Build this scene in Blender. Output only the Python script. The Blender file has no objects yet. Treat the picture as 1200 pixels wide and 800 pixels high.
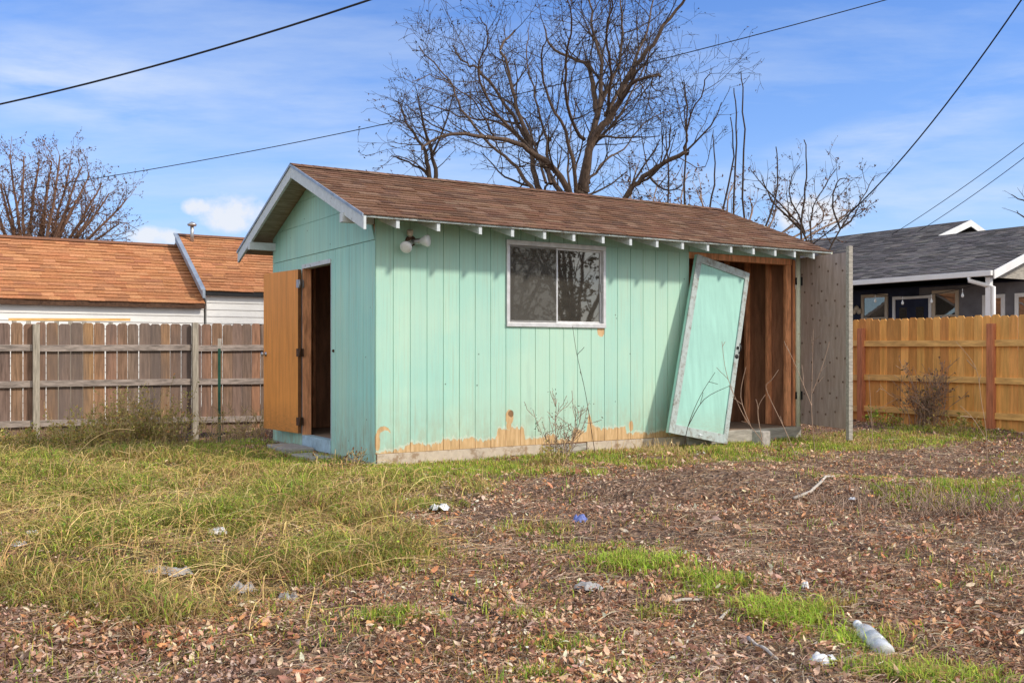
import bpy, math, random
import numpy as np
from mathutils import Vector, Matrix, noise as mnoise

random.seed(7)
rng = np.random.default_rng(11)
scene = bpy.context.scene
C = bpy.context.collection
R = math.radians

# ------------------------------------------------------------------ frames
CAM_H = 1.2
A = R(31.9)                                   # yaw of the shed, the fences and both houses
U = Vector((math.cos(A), math.sin(A), 0)); V = Vector((-math.sin(A), math.cos(A), 0))
SHED = Vector((-1.455, 10.45, 0))

def P(px, py, Y):                             # surveyed point: sight line and distance -> place
    return Vector(((px - 600) / 1150 * Y, Y, CAM_H + (413 - py) * Y / 1150))
def G(px, py):
    Y = CAM_H * 1150 / (py - 413)
    return ((px - 600) / 1150 * Y, Y)
def suv(x, y):                                # world -> shed plan
    dx, dy = x - SHED.x, y - SHED.y
    return dx * U.x + dy * U.y, dx * V.x + dy * V.y

# ------------------------------------------------------------------ noise for numpy
_lat = np.random.default_rng(5).random((256, 256))
def vnoise(x, y, s=1.0, o=0):
    x = np.asarray(x, float) / s + 31.7 * o + 500; y = np.asarray(y, float) / s + 17.3 * o + 500
    xi = np.floor(x).astype(int); yi = np.floor(y).astype(int)
    fx = x - xi; fy = y - yi
    fx = fx * fx * (3 - 2 * fx); fy = fy * fy * (3 - 2 * fy)
    a = _lat[xi % 256, yi % 256]; b = _lat[(xi + 1) % 256, yi % 256]
    c = _lat[xi % 256, (yi + 1) % 256]; d = _lat[(xi + 1) % 256, (yi + 1) % 256]
    return (a * (1 - fx) + b * fx) * (1 - fy) + (c * (1 - fx) + d * fx) * fy
def fbm(x, y, s=1.0, o=0):
    return (vnoise(x, y, s, o) * .55 + vnoise(x, y, s * .47, o + 3) * .28 + vnoise(x, y, s * .21, o + 7) * .17)
def sstep(a, b, t):
    t = np.clip((np.asarray(t, float) - a) / (b - a), 0, 1)
    return t * t * (3 - 2 * t)

# ------------------------------------------------------------------ ground height
def gbump(x, y, px, py, rx, ry, h):
    cx, cy = G(px, py)
    return h * np.exp(-((x - cx) / rx) ** 2 - ((y - cy) / ry) ** 2)
def height(x, y):
    x = np.asarray(x, float); y = np.asarray(y, float)
    u, v = suv(x, y)
    z = -.02 + .10 * (fbm(x, y, 1.7, 1) - .5) + .08 * (fbm(x, y, .45, 2) - .5) + .05 * (fbm(x, y, .22, 6) - .5)
    z = z + gbump(x, y, 850, 572, 1.3, .45, .16) + gbump(x, y, 1120, 580, 1.5, .4, .10) + gbump(x, y, 700, 600, .8, .25, .05)
    z = z + gbump(x, y, 110, 650, 1.0, .9, .07) + gbump(x, y, 250, 600, 1.4, .9, .05) + gbump(x, y, 40, 549, .9, .4, .06)
    wz = sstep(-.4, -1.6, x + .35 * (y - 5.2)) * sstep(3.6, 4.6, y) * sstep(10.5, 9.0, y)
    z = z + wz * .20 * (fbm(x, y, .62, 71) - .42)
    z = z - .26 * sstep(2.4, 6.6, v) * sstep(1.5, -.6, u) 
    z = z + .05 * sstep(6.5, 9.5, u)
    near = sstep(-.9, -.25, v) * sstep(4.3, 3.7, v) * sstep(-.9, -.2, u) * sstep(7.3, 6.8, u)
    z = z * (1 - near) + near * (-.02)
    far = sstep(26, 40, np.hypot(x, y))
    return z * (1 - far) - .1 * far
def hz(x, y): return float(height(x, y))

# ------------------------------------------------------------------ materials
def mat(name, build):
    m = bpy.data.materials.new(name); m.use_nodes = True
    nt = m.node_tree; b = nt.nodes['Principled BSDF']
    b.inputs['Roughness'].default_value = .8
    b.inputs['Specular IOR Level'].default_value = .25
    build(nt, b); return m
class N:                                       # tiny node helper
    def __init__(s, nt): s.nt = nt; s.L = nt.links.new
    def n(s, t, **kw):
        x = s.nt.nodes.new(t)
        for k, v in kw.items():
            if k.startswith('_'): setattr(x, k[1:], v)
            else: x.inputs[k.replace('__', ' ')].default_value = v
        return x
    def coord(s, kind='Object', sc=(1, 1, 1)):
        t = s.n('ShaderNodeTexCoord'); m = s.n('ShaderNodeMapping'); m.inputs['Scale'].default_value = sc
        s.L(t.outputs[kind], m.inputs['Vector']); return m.outputs['Vector']
    def noise(s, vec, scale, detail=4, rough=.55):
        t = s.n('ShaderNodeTexNoise'); t.inputs['Scale'].default_value = scale
        t.inputs['Detail'].default_value = detail; t.inputs['Roughness'].default_value = rough
        if vec is not None: s.L(vec, t.inputs['Vector'])
        return t.outputs['Fac']
    def ramp(s, fac, stops):
        r = s.n('ShaderNodeValToRGB'); e = r.color_ramp.elements
        while len(e) < len(stops): e.new(.5)
        for q, (p, c) in zip(e, stops):
            q.position = p; q.color = (*c, 1) if len(c) == 3 else c
        s.L(fac, r.inputs['Fac']); return r.outputs['Color']
    def math(s, op, a, b=None, c=None, clamp=False):
        m = s.n('ShaderNodeMath'); m.operation = op; m.use_clamp = clamp
        for i, v in enumerate((a, b, c)):
            if v is None: continue
            if isinstance(v, (int, float)): m.inputs[i].default_value = v
            else: s.L(v, m.inputs[i])
        return m.outputs[0]
    def mix(s, fac, a, b, blend='MIX'):
        m = s.n('ShaderNodeMix'); m.data_type = 'RGBA'; m.blend_type = blend
        for k, v in ((0, fac), (6, a), (7, b)):
            if isinstance(v, (int, float)): m.inputs[k].default_value = v
            elif isinstance(v, tuple): m.inputs[k].default_value = (*v, 1)
            else: s.L(v, m.inputs[k])
        return m.outputs[2]
    def attr(s, name='Col'):
        a = s.n('ShaderNodeAttribute'); a.attribute_name = name; return a.outputs['Color']
    def bump(s, h, b, strength=.3, dist=.01):
        m = s.n('ShaderNodeBump'); m.inputs['Strength'].default_value = strength; m.inputs['Distance'].default_value = dist
        s.L(h, m.inputs['Height']); s.L(m.outputs['Normal'], b.inputs['Normal'])
    def sep(s, vec):
        x = s.n('ShaderNodeSeparateXYZ'); s.L(vec, x.inputs[0]); return x.outputs

GREY = lambda a: (a, a, a)
def simple(name, col, var=.25, scale=6, rough=.8, sc=(1, 1, 1), metal=0, bump=.15, spec=.25):
    def f(nt, b):
        n = N(nt); v = n.coord('Object', sc)
        k = n.noise(v, scale, 6, .6)
        lo = tuple(c * (1 - var) for c in col); hi = tuple(min(1, c * (1 + var)) for c in col)
        n.L(n.ramp(k, [(.3, lo), (.7, hi)]), b.inputs['Base Color'])
        b.inputs['Roughness'].default_value = rough; b.inputs['Metallic'].default_value = metal
        b.inputs['Specular IOR Level'].default_value = spec
        if bump: n.bump(k, b, bump)
    return mat(name, f)
def tinted(name, grain=(1, 1, 1), scale=8, amt=.5, rough=.85, bump=.3, dist=.004, spec=.2, transl=0, grey=None):
    """colour attribute times a grain noise"""
    def f(nt, b):
        n = N(nt); v = n.coord('Object', grain)
        k = n.noise(v, scale, 7, .65)
        col = n.mix(1.0, n.attr(), n.ramp(k, [(.28, GREY(1 - amt)), (.72, GREY(1 + amt * .6))]), 'MULTIPLY')
        if grey:
            big = n.noise(n.coord('Object', (grain[0] * .25, grain[1] * .25, grain[2] * .6)), scale * .3, 4, .6)
            col = n.mix(n.ramp(big, [(grey[0], GREY(0)), (grey[1], GREY(grey[2]))]), col, grey[3])
        n.L(col, b.inputs['Base Color']); b.inputs['Roughness'].default_value = rough
        b.inputs['Specular IOR Level'].default_value = spec
        if bump: n.bump(k, b, bump, dist)
        if transl:
            t = n.n('ShaderNodeBsdfTranslucent'); n.L(col, t.inputs['Color'])
            ms = n.n('ShaderNodeMixShader'); ms.inputs[0].default_value = transl
            n.L(b.outputs[0], ms.inputs[1]); n.L(t.outputs[0], ms.inputs[2])
            n.L(ms.outputs[0], nt.nodes['Material Output'].inputs['Surface'])
    return mat(name, f)

MINT = (.38, .67, .57)
def mint_wall(peel):
    def f(nt, b):
        n = N(nt); o = n.coord('Object'); x, y, z = n.sep(o)[:3]
        streak = n.noise(n.coord('Object', (9, 9, .6)), 3, 5, .6)
        blot = n.noise(o, 1.7, 5, .6)
        fine = n.noise(n.coord('Object', (40, 40, 3)), 4, 4, .6)
        c1 = MINT if peel else (.40, .80, .72)  # same paint on the gable, its colour lightened to offset the shade there
        base = n.mix(n.ramp(blot, [(.40, GREY(0)), (.62, GREY(1))]), c1, (c1[0] * 1.22, c1[1] * 1.04, c1[2] * 1.0))
        base = n.mix(n.ramp(streak, [(.42, GREY(0)), (.75, GREY(.55))]), base, (c1[0] * .80, c1[1] * .90, c1[2] * .97))
        base = n.mix(n.ramp(fine, [(.45, GREY(0)), (.8, GREY(.3))]), base, (.52, .68, .55))
        wn_ = n.n('ShaderNodeTexWhiteNoise'); wn_.noise_dimensions = '1D'
        n.L(n.math('FLOOR', n.math('DIVIDE', n.math('ADD', x, n.math('ADD', y, .003)), .2032)), wn_.inputs['W'])
        base = n.mix(n.math('MULTIPLY', wn_.outputs['Value'], .5), base, (c1[0] * .88, c1[1] * .90, c1[2] * .95))
        rain = n.noise(n.coord('Object', (22, 22, .35)), 2.2, 6, .7)
        base = n.mix(n.ramp(rain, [(.52, GREY(0)), (.72, GREY(.75))]), base, (.36, .42, .32))
        drip = n.math('MULTIPLY', n.noise(n.coord('Object', (16, 16, .2)), 2.5, 5, .65), n.math('MULTIPLY', n.math('SUBTRACT', z, 1.5, clamp=True), .8), clamp=True)
        base = n.mix(n.ramp(drip, [(.2, GREY(0)), (.6, GREY(.65))]), base, (.25, .42, .36))
        fade = n.noise(n.coord('Object', (1, 1, .5)), .8, 3, .5)
        base = n.mix(n.ramp(fade, [(.42, GREY(0)), (.68, GREY(.5))]), base, (.52, .72, .57))
        chips = n.noise(n.coord('Object', (14, 14, 5)), 6, 6, .7)
        base = n.mix(n.ramp(chips, [(.70, GREY(0)), (.73, GREY(.7))]), base, (.34, .31, .22))
        # nail heads and knocks
        vo = n.n('ShaderNodeTexVoronoi'); vo.inputs['Scale'].default_value = 5.5; n.L(o, vo.inputs['Vector'])
        dots = n.math('LESS_THAN', vo.outputs['Distance'], .055)
        keep = n.math('GREATER_THAN', n.sep(vo.outputs['Color'])[0], .5)
        base = n.mix(n.math('MULTIPLY', dots, n.math('MULTIPLY', keep, .75)), base, (.10, .13, .11))
        # splash-back dirt low on the wall
        dirt = n.math('MULTIPLY', n.ramp(z, [(.12, GREY(1)), (.75, GREY(0))]), n.ramp(n.noise(n.coord('Object', (3, 3, 1)), 4, 6, .75), [(.35, GREY(0)), (.65, GREY(1))]))
        base = n.mix(n.math('MULTIPLY', dirt, .8), base, (.38, .38, .27))
        if peel:
            fc = n.n('ShaderNodeFloatCurve'); cu = fc.mapping.curves[0]
            pts = [(0.0, 0.04), (0.04, 0.06), (0.06, 0.1), (0.08, 0.17), (0.082, 0.24), (0.12, 0.14), (0.124, 0.16), (0.16, 0.18), (0.164, 0.24), (0.24, 0.24), (0.25, 0.2), (0.3, 0.18), (0.3024, 0.43), (0.377, 0.42), (0.379, 0.18), (0.42, 0.14), (0.43, 0.2), (0.46, 0.24), (0.47, 0.1), (0.514, 0.1), (0.517, 0.36), (0.558, 0.24), (0.56, 0.72), (0.568, 0.66), (0.574, 0.4), (0.596, 0.34), (0.6, 0.3), (0.676, 0.34), (0.68, 0.14), (0.72, 0.16), (0.76, 0.12), (0.8, 0.18), (0.82, 0.08), (1.0, 0.06)]
            while len(cu.points) < len(pts): cu.points.new(.5, .5)
            for p, q in zip(cu.points, pts): p.location = q; p.handle_type = 'VECTOR'
            fc.mapping.update()
            n.L(n.math('DIVIDE', x, 5.0), fc.inputs['Value'])
            cells = n.noise(n.coord('Object', (5.2, 1, .35)), 3.0, 1, .4)
            rag = n.noise(n.coord('Object', (1.7, 1, .5)), 17, 6, .7)
            hgt = n.math('MULTIPLY', fc.outputs['Value'], .5)
            k = n.math('ADD', hgt, n.math('MULTIPLY', n.math('SUBTRACT', rag, .5), .15))
            k = n.math('ADD', k, n.math('MULTIPLY', n.math('SUBTRACT', cells, .5), .06))
            k = n.math('SUBTRACT', k, n.math('SUBTRACT', z, .12))
            m = n.math('MULTIPLY', k, 90, clamp=True)
            def spot(cx, cz, rx, rz, wob=.5):
                dx = n.math('DIVIDE', n.math('SUBTRACT', x, cx), rx); dz = n.math('DIVIDE', n.math('SUBTRACT', z, cz), rz)
                d = n.math('ADD', n.math('MULTIPLY', dx, dx), n.math('MULTIPLY', dz, dz))
                d = n.math('ADD', d, n.math('MULTIPLY', n.math('SUBTRACT', rag, .5), wob * 2))
                return n.math('MULTIPLY', n.math('SUBTRACT', 1, d), 8, clamp=True)
            for s in ((1.68, .455, .055, .09, .3), (1.67, .36, .035, .05, .5), (3.0, 1.475, .06, .085, .9), (.025, .25, .03, .11, .8), (3.47, .28, .035, .07, 1.2)):
                m = n.math('MAXIMUM', m, spot(*s))
            m = n.math('MAXIMUM', m, n.math('SUBTRACT', spot(.095, .33, .085, .085, .5), spot(.115, .28, .08, .09, .5), clamp=True))
            hole = spot(1.70, .495, .04, .04, .7)  # shadow of a small recess, painted into the colour as dark brown
            wood = n.ramp(n.noise(n.coord('Object', (6, 6, .8)), 5, 6, .65), [(.25, (.30, .20, .12)), (.42, (.52, .34, .17)), (.58, (.66, .45, .24)), (.75, (.70, .56, .40))])
            base = n.mix(m, base, wood)
            edge = n.math('SUBTRACT', n.math('MULTIPLY', n.math('ADD', k, n.math('MULTIPLY', rag, .045)), 90, clamp=True), m, clamp=True)
            base = n.mix(n.math('MULTIPLY', edge, .4), base, (.74, .74, .64))
            base = n.mix(n.math('MULTIPLY', hole, .8), base, (.17, .08, .035))
            n.bump(n.math('SUBTRACT', n.math('MULTIPLY', fine, .25), m), b, .35, .004)
        else:
            n.bump(fine, b, .2, .002)
        n.L(base, b.inputs['Base Color']); b.inputs['Roughness'].default_value = .62
    return f
M = {}
M['mint_peel'] = mat('mint peeling paint', mint_wall(True))
M['mint'] = mat('mint paint lifted for shade', mint_wall(False))
def worn(name, c, dark, sc, lo, hi, low, rough):
    def f(nt, b):
        n = N(nt); o = n.coord('Object'); z = n.sep(o)[2]
        g1 = n.noise(n.coord('Object', sc), 3, 7, .65); g2 = n.noise(o, 2.5, 4, .6); g3 = n.noise(n.coord('Object', (3, 3, 9)), 5, 8, .75); sp = n.noise(o, 42, 4, .7)
        col = n.ramp(g1, [(.28, tuple(x * lo for x in c)), (.5, c), (.74, tuple(min(1, x * hi) for x in c))])
        col = n.mix(n.ramp(g2, [(.45, GREY(0)), (.75, GREY(.35))]), col, tuple(x * .8 for x in c))
        col = n.mix(n.ramp(g3, [(.66, GREY(0)), (.72, GREY(.5))]), col, dark); col = n.mix(n.ramp(sp, [(.68, GREY(0)), (.72, GREY(.55))]), col, dark)
        gr_ = n.math('MULTIPLY', n.ramp(z, [(low, GREY(.8)), (low + .4, GREY(0))]), n.ramp(g3, [(.35, GREY(.2)), (.65, GREY(1))]))
        col = n.mix(gr_, col, dark); n.L(col, b.inputs['Base Color']); b.inputs['Roughness'].default_value = rough; n.bump(g1, b, .15, .003)
    return mat(name, f)
M['mint_panel'] = worn('mint panel paint', (.35, .64, .57), (.34, .38, .29), (5, 5, .35), .86, 1.10, .1, .6)
M['mint_grey'] = simple('blue grey painted sill', (.36, .50, .60), .25, 8, .7)
def chipped(name, paint, wood, lo=.56, hi=.62, scale=9):
    def f(nt, b):
        n = N(nt); o = n.coord('Object')
        k = n.noise(n.coord('Object', (1, 1, 1)), scale, 8, .72)
        w = n.noise(n.coord('Object', (3, 3, 3)), 6, 5, .6)
        c = n.mix(n.ramp(w, [(.3, GREY(0)), (.7, GREY(1))]), tuple(p * .8 for p in paint), paint)
        c = n.mix(n.ramp(k, [(lo, GREY(0)), (hi, GREY(1))]), c, wood)
        n.L(c, b.inputs['Base Color']); b.inputs['Roughness'].default_value = .75
        n.bump(k, b, .25, .004)
    return mat(name, f)
M['white_chip'] = chipped('chipped white paint', (.66, .72, .76), (.30, .29, .27), .60, .66)
M['frame_grey'] = chipped('weathered pale door frame', (.46, .54, .54), (.27, .27, .25), .50, .62, 14)
M['kick'] = chipped('pale worn kick board', (.62, .53, .43), (.34, .24, .16), .50, .62, 7)
M['post_cream'] = chipped('cream mint trim', (.80, .84, .66), (.62, .58, .40), .60, .68)
M['deck_under'] = simple('roof deck underside', (.34, .28, .22), .35, 5, .9, (1, 6, 1))
M['stud'] = simple('red brown framing timber', (.72, .32, .16), .45, 6, .8, (4, 4, .7), bump=.3)
M['lining'] = simple('dark brown inner sheathing', (.36, .18, .105), .4, 4, .85, (3, 3, .6))
M['floor_in'] = simple('dusty timber floor', (.27, .20, .15), .35, 6, .9, (1, 5, 1))
M['sill_wood'] = simple('weathered grey sill timber', (.38, .36, .32), .35, 7, .9, (1, 5, 5), bump=.4)
M['ply'] = worn('orange varnished plywood', (.78, .315, .075), (.30, .14, .05), (7, 7, .4), .72, 1.18, .2, .5)
M['ply_edge'] = simple('plywood edge', (.20, .09, .035), .3, 8, .8)
def greyply(nt, b):
    n = N(nt); o = n.coord('Object')
    k = n.noise(n.coord('Object', (5, 5, .7)), 4, 7, .65); bl = n.noise(o, 2.2, 4, .6)
    c = n.ramp(k, [(.25, (.24, .185, .165)), (.55, (.41, .33, .30)), (.8, (.56, .47, .43))])
    c = n.mix(n.ramp(bl, [(.4, GREY(0)), (.75, GREY(.6))]), c, (.40, .29, .24))
    n.L(c, b.inputs['Base Color']); n.bump(k, b, .3, .004); b.inputs['Roughness'].default_value = .9
M['grey_ply'] = mat('weathered grey plywood', greyply)
M['rust'] = simple('rusty iron', (.10, .055, .035), .5, 20, .7, metal=.3)
M['bolt'] = simple('rust stained bolt', (.16, .11, .085), .5, 20, .8)
M['steel'] = simple('galvanised steel', (.45, .46, .47), .25, 15, .45, metal=.8)
M['iron'] = simple('black iron', (.02, .02, .022), .3, 10, .5)
M['alu'] = simple('dull aluminium window frame', (.62, .63, .65), .15, 12, .45, metal=.35)
M['concrete'] = simple('concrete', (.36, .34, .31), .3, 14, .9, bump=.5)
M['cord'] = simple('black cable', (.025, .025, .03), .2, 5, .7)
M['shingle_shed'] = tinted('red brown asphalt shingle', (1, 1, 1), 55, .6, .95, .6, .004, .12, grey=(.55, .75, .3, (.17, .115, .085)))
M['shingle_orange'] = tinted('orange shingle', (1, 1, 1), 30, .45, .9, .5, .004, .12, grey=(.56, .8, .5, (.22, .12, .07)))
M['shingle_dark'] = tinted('charcoal shingle', (1, 1, 1), 30, .5, .9, .5, .004, .2)
M['board_old'] = tinted('weathered fence board', (6, 6, .5), 5, .6, .9, .4, .004, .15, grey=(.40, .66, .7, (.15, .12, .11)))
M['board_new'] = tinted('honey stained fence board', (5, 5, .45), 5, .35, .75, .3, .003, .25, grey=(.55, .8, .35, (.36, .20, .07)))
M['rail_old'] = simple('weathered grey rail', (.30, .25, .22), .5, 6, .9, (1, 6, 6), bump=.4)
M['post_old'] = simple('weathered fence post', (.36, .32, .26), .4, 6, .9, (6, 6, .7), bump=.4)
M['rail_new'] = simple('honey rail', (.82, .48, .17), .3, 5, .8, (1, 6, 6))
M['post_new'] = simple('red stained post', (.52, .20, .10), .3, 5, .75, (6, 6, .7))
M['white_siding'] = simple('white lap siding', (.82, .82, .80), .08, 2, .6)
M['navy'] = simple('navy siding', (.022, .028, .06), .3, 3, .7)
M['slate'] = simple('slate grey siding', (.16, .16, .18), .2, 3, .7)
M['white_trim'] = simple('white trim', (.78, .79, .80), .06, 3, .5)
M['tan_trim'] = simple('pale tan trim', (.52, .44, .34), .1, 3, .6)
M['flash'] = simple('blue grey metal flashing', (.32, .38, .46), .2, 6, .5, metal=.3)
M['bark'] = simple('grey brown bark', (.12, .083, .062), .55, 9, .95, (4, 4, 1), bump=.6)
M['bark_dark'] = simple('dark twig bark', (.07, .05, .038), .4, 8, .95)
M['bark_pale'] = simple('pale twig bark', (.34, .24, .18), .35, 8, .95)
M['bark_rust'] = simple('rusty twig bark', (.22, .125, .085), .35, 8, .95)
M['straw'] = simple('dry straw stem', (.55, .40, .20), .35, 8, .9)
M['tpost'] = simple('green steel post', (.025, .10, .065), .3, 8, .6)
M['leaf'] = tinted('dry leaf', (1, 1, 1), 60, .45, .9, 0, transl=.12)
M['blade'] = tinted('grass blade', (1, 1, 1), 20, .3, .8, 0, transl=.3)
M['foil'] = simple('white plastic film', (.78, .80, .82), .12, 30, .35, bump=.5, spec=.5)
M['greytrash'] = simple('grey dirty film', (.40, .39, .38), .3, 25, .6, bump=.5)
M['bluetrash'] = simple('blue crumpled plastic', (.17, .22, .52), .3, 25, .5)
M['bleached'] = simple('bleached wood', (.50, .45, .39), .25, 10, .9, bump=.3)
M['peach'] = simple('peach foam scrap', (.62, .40, .25), .2, 10, .8)
M['dark_room'] = simple('dark room', (.03, .028, .026), .2, 3, .9)
def glass(nt, b):                              # dusty single pane: mirror film over what is behind it
    n = N(nt); out = nt.nodes['Material Output']
    tr = n.n('ShaderNodeBsdfTransparent'); tr.inputs[0].default_value = (.25, .25, .24, 1)
    gl = n.n('ShaderNodeBsdfGlossy'); gl.inputs['Roughness'].default_value = .015; gl.inputs['Color'].default_value = (.85, .82, .74, 1)
    wv = n.noise(n.coord('Object'), 3.0, 2, .5)
    bp = n.n('ShaderNodeBump'); bp.inputs['Strength'].default_value = .012; bp.inputs['Distance'].default_value = .02
    n.L(wv, bp.inputs['Height']); n.L(bp.outputs[0], gl.inputs['Normal'])
    df = n.n('ShaderNodeBsdfDiffuse'); df.inputs[0].default_value = (.16, .15, .13, 1)
    m1 = n.n('ShaderNodeMixShader'); m1.inputs[0].default_value = .30
    n.L(tr.outputs[0], m1.inputs[1]); n.L(gl.outputs[0], m1.inputs[2])
    m2 = n.n('ShaderNodeMixShader'); n.L(n.math('ADD', n.math('MULTIPLY', n.noise(n.coord('Object'), 9, 6, .7), .4), .06), m2.inputs[0])
    n.L(m1.outputs[0], m2.inputs[1]); n.L(df.outputs[0], m2.inputs[2])
    n.L(m2.outputs[0], out.inputs['Surface'])
M['glass'] = mat('dusty window glass', glass)
def screen(nt, b):
    n = N(nt); out = nt.nodes['Material Output']; tr = n.n('ShaderNodeBsdfTransparent')
    df = n.n('ShaderNodeBsdfDiffuse'); df.inputs[0].default_value = (.13, .125, .115, 1)
    ms = n.n('ShaderNodeMixShader'); n.L(n.ramp(n.noise(n.coord('Object'), 3, 5, .6), [(.3, GREY(.42)), (.7, GREY(.6))]), ms.inputs[0])
    n.L(tr.outputs[0], ms.inputs[1]); n.L(df.outputs[0], ms.inputs[2]); n.L(ms.outputs[0], out.inputs['Surface'])
M['screen'] = mat('insect screen mesh', screen)
def bottle_plastic(nt, b):
    n = N(nt); out = nt.nodes['Material Output']
    tr = n.n('ShaderNodeBsdfTransparent'); tr.inputs[0].default_value = (.93, .95, .96, 1)
    b.inputs['Base Color'].default_value = (.80, .83, .85, 1); b.inputs['Roughness'].default_value = .15
    b.inputs['Specular IOR Level'].default_value = .8
    ms = n.n('ShaderNodeMixShader')
    n.L(n.ramp(n.noise(n.coord('Object'), 26, 4, .6), [(.35, GREY(.35)), (.65, GREY(.8))]), ms.inputs[0])
    n.L(tr.outputs[0], ms.inputs[1]); n.L(b.outputs[0], ms.inputs[2]); n.L(ms.outputs[0], out.inputs['Surface'])
M['bottle'] = mat('cloudy clear plastic', bottle_plastic)
def lampglass(nt, b):
    b.inputs['Base Color'].default_value = (.72, .75, .76, 1); b.inputs['Roughness'].default_value = .12
    b.inputs['Specular IOR Level'].default_value = .7
M['lamp'] = mat('reflector bulb glass', lampglass)

def ground_mat(nt, b):
    n = N(nt); o = n.coord('Object')
    big = n.noise(o, .9, 6, .62); mid = n.noise(o, 9, 8, .72)
    vo = n.n('ShaderNodeTexVoronoi'); vo.inputs['Scale'].default_value = 30; n.L(o, vo.inputs['Vector'])
    cell = n.sep(vo.outputs['Color'])[0]
    c = n.ramp(mid, [(.28, (.055, .037, .027)), (.5, (.17, .115, .082)), (.72, (.32, .24, .175))])
    c = n.mix(.5, c, n.ramp(cell, [(.0, (.09, .055, .04)), (.4, (.24, .145, .095)), (.75, (.40, .26, .17)), (1, (.52, .40, .31))]))
    c = n.mix(n.ramp(big, [(.4, GREY(0)), (.7, GREY(.45))]), c, (.15, .10, .085))
    gr = n.attr('Grass'); gx = n.sep(gr)[0]
    turf = n.ramp(mid, [(.3, (.06, .05, .025)), (.55, (.15, .13, .05)), (.75, (.24, .19, .09))])
    c = n.mix(gx, c, turf)
    n.L(c, b.inputs['Base Color']); b.inputs['Roughness'].default_value = .95; b.inputs['Specular IOR Level'].default_value = .1
    n.bump(n.math('ADD', mid, n.math('MULTIPLY', vo.outputs['Distance'], 1.4)), b, .8, .03)
M['ground'] = mat('leafy dirt', ground_mat)

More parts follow.
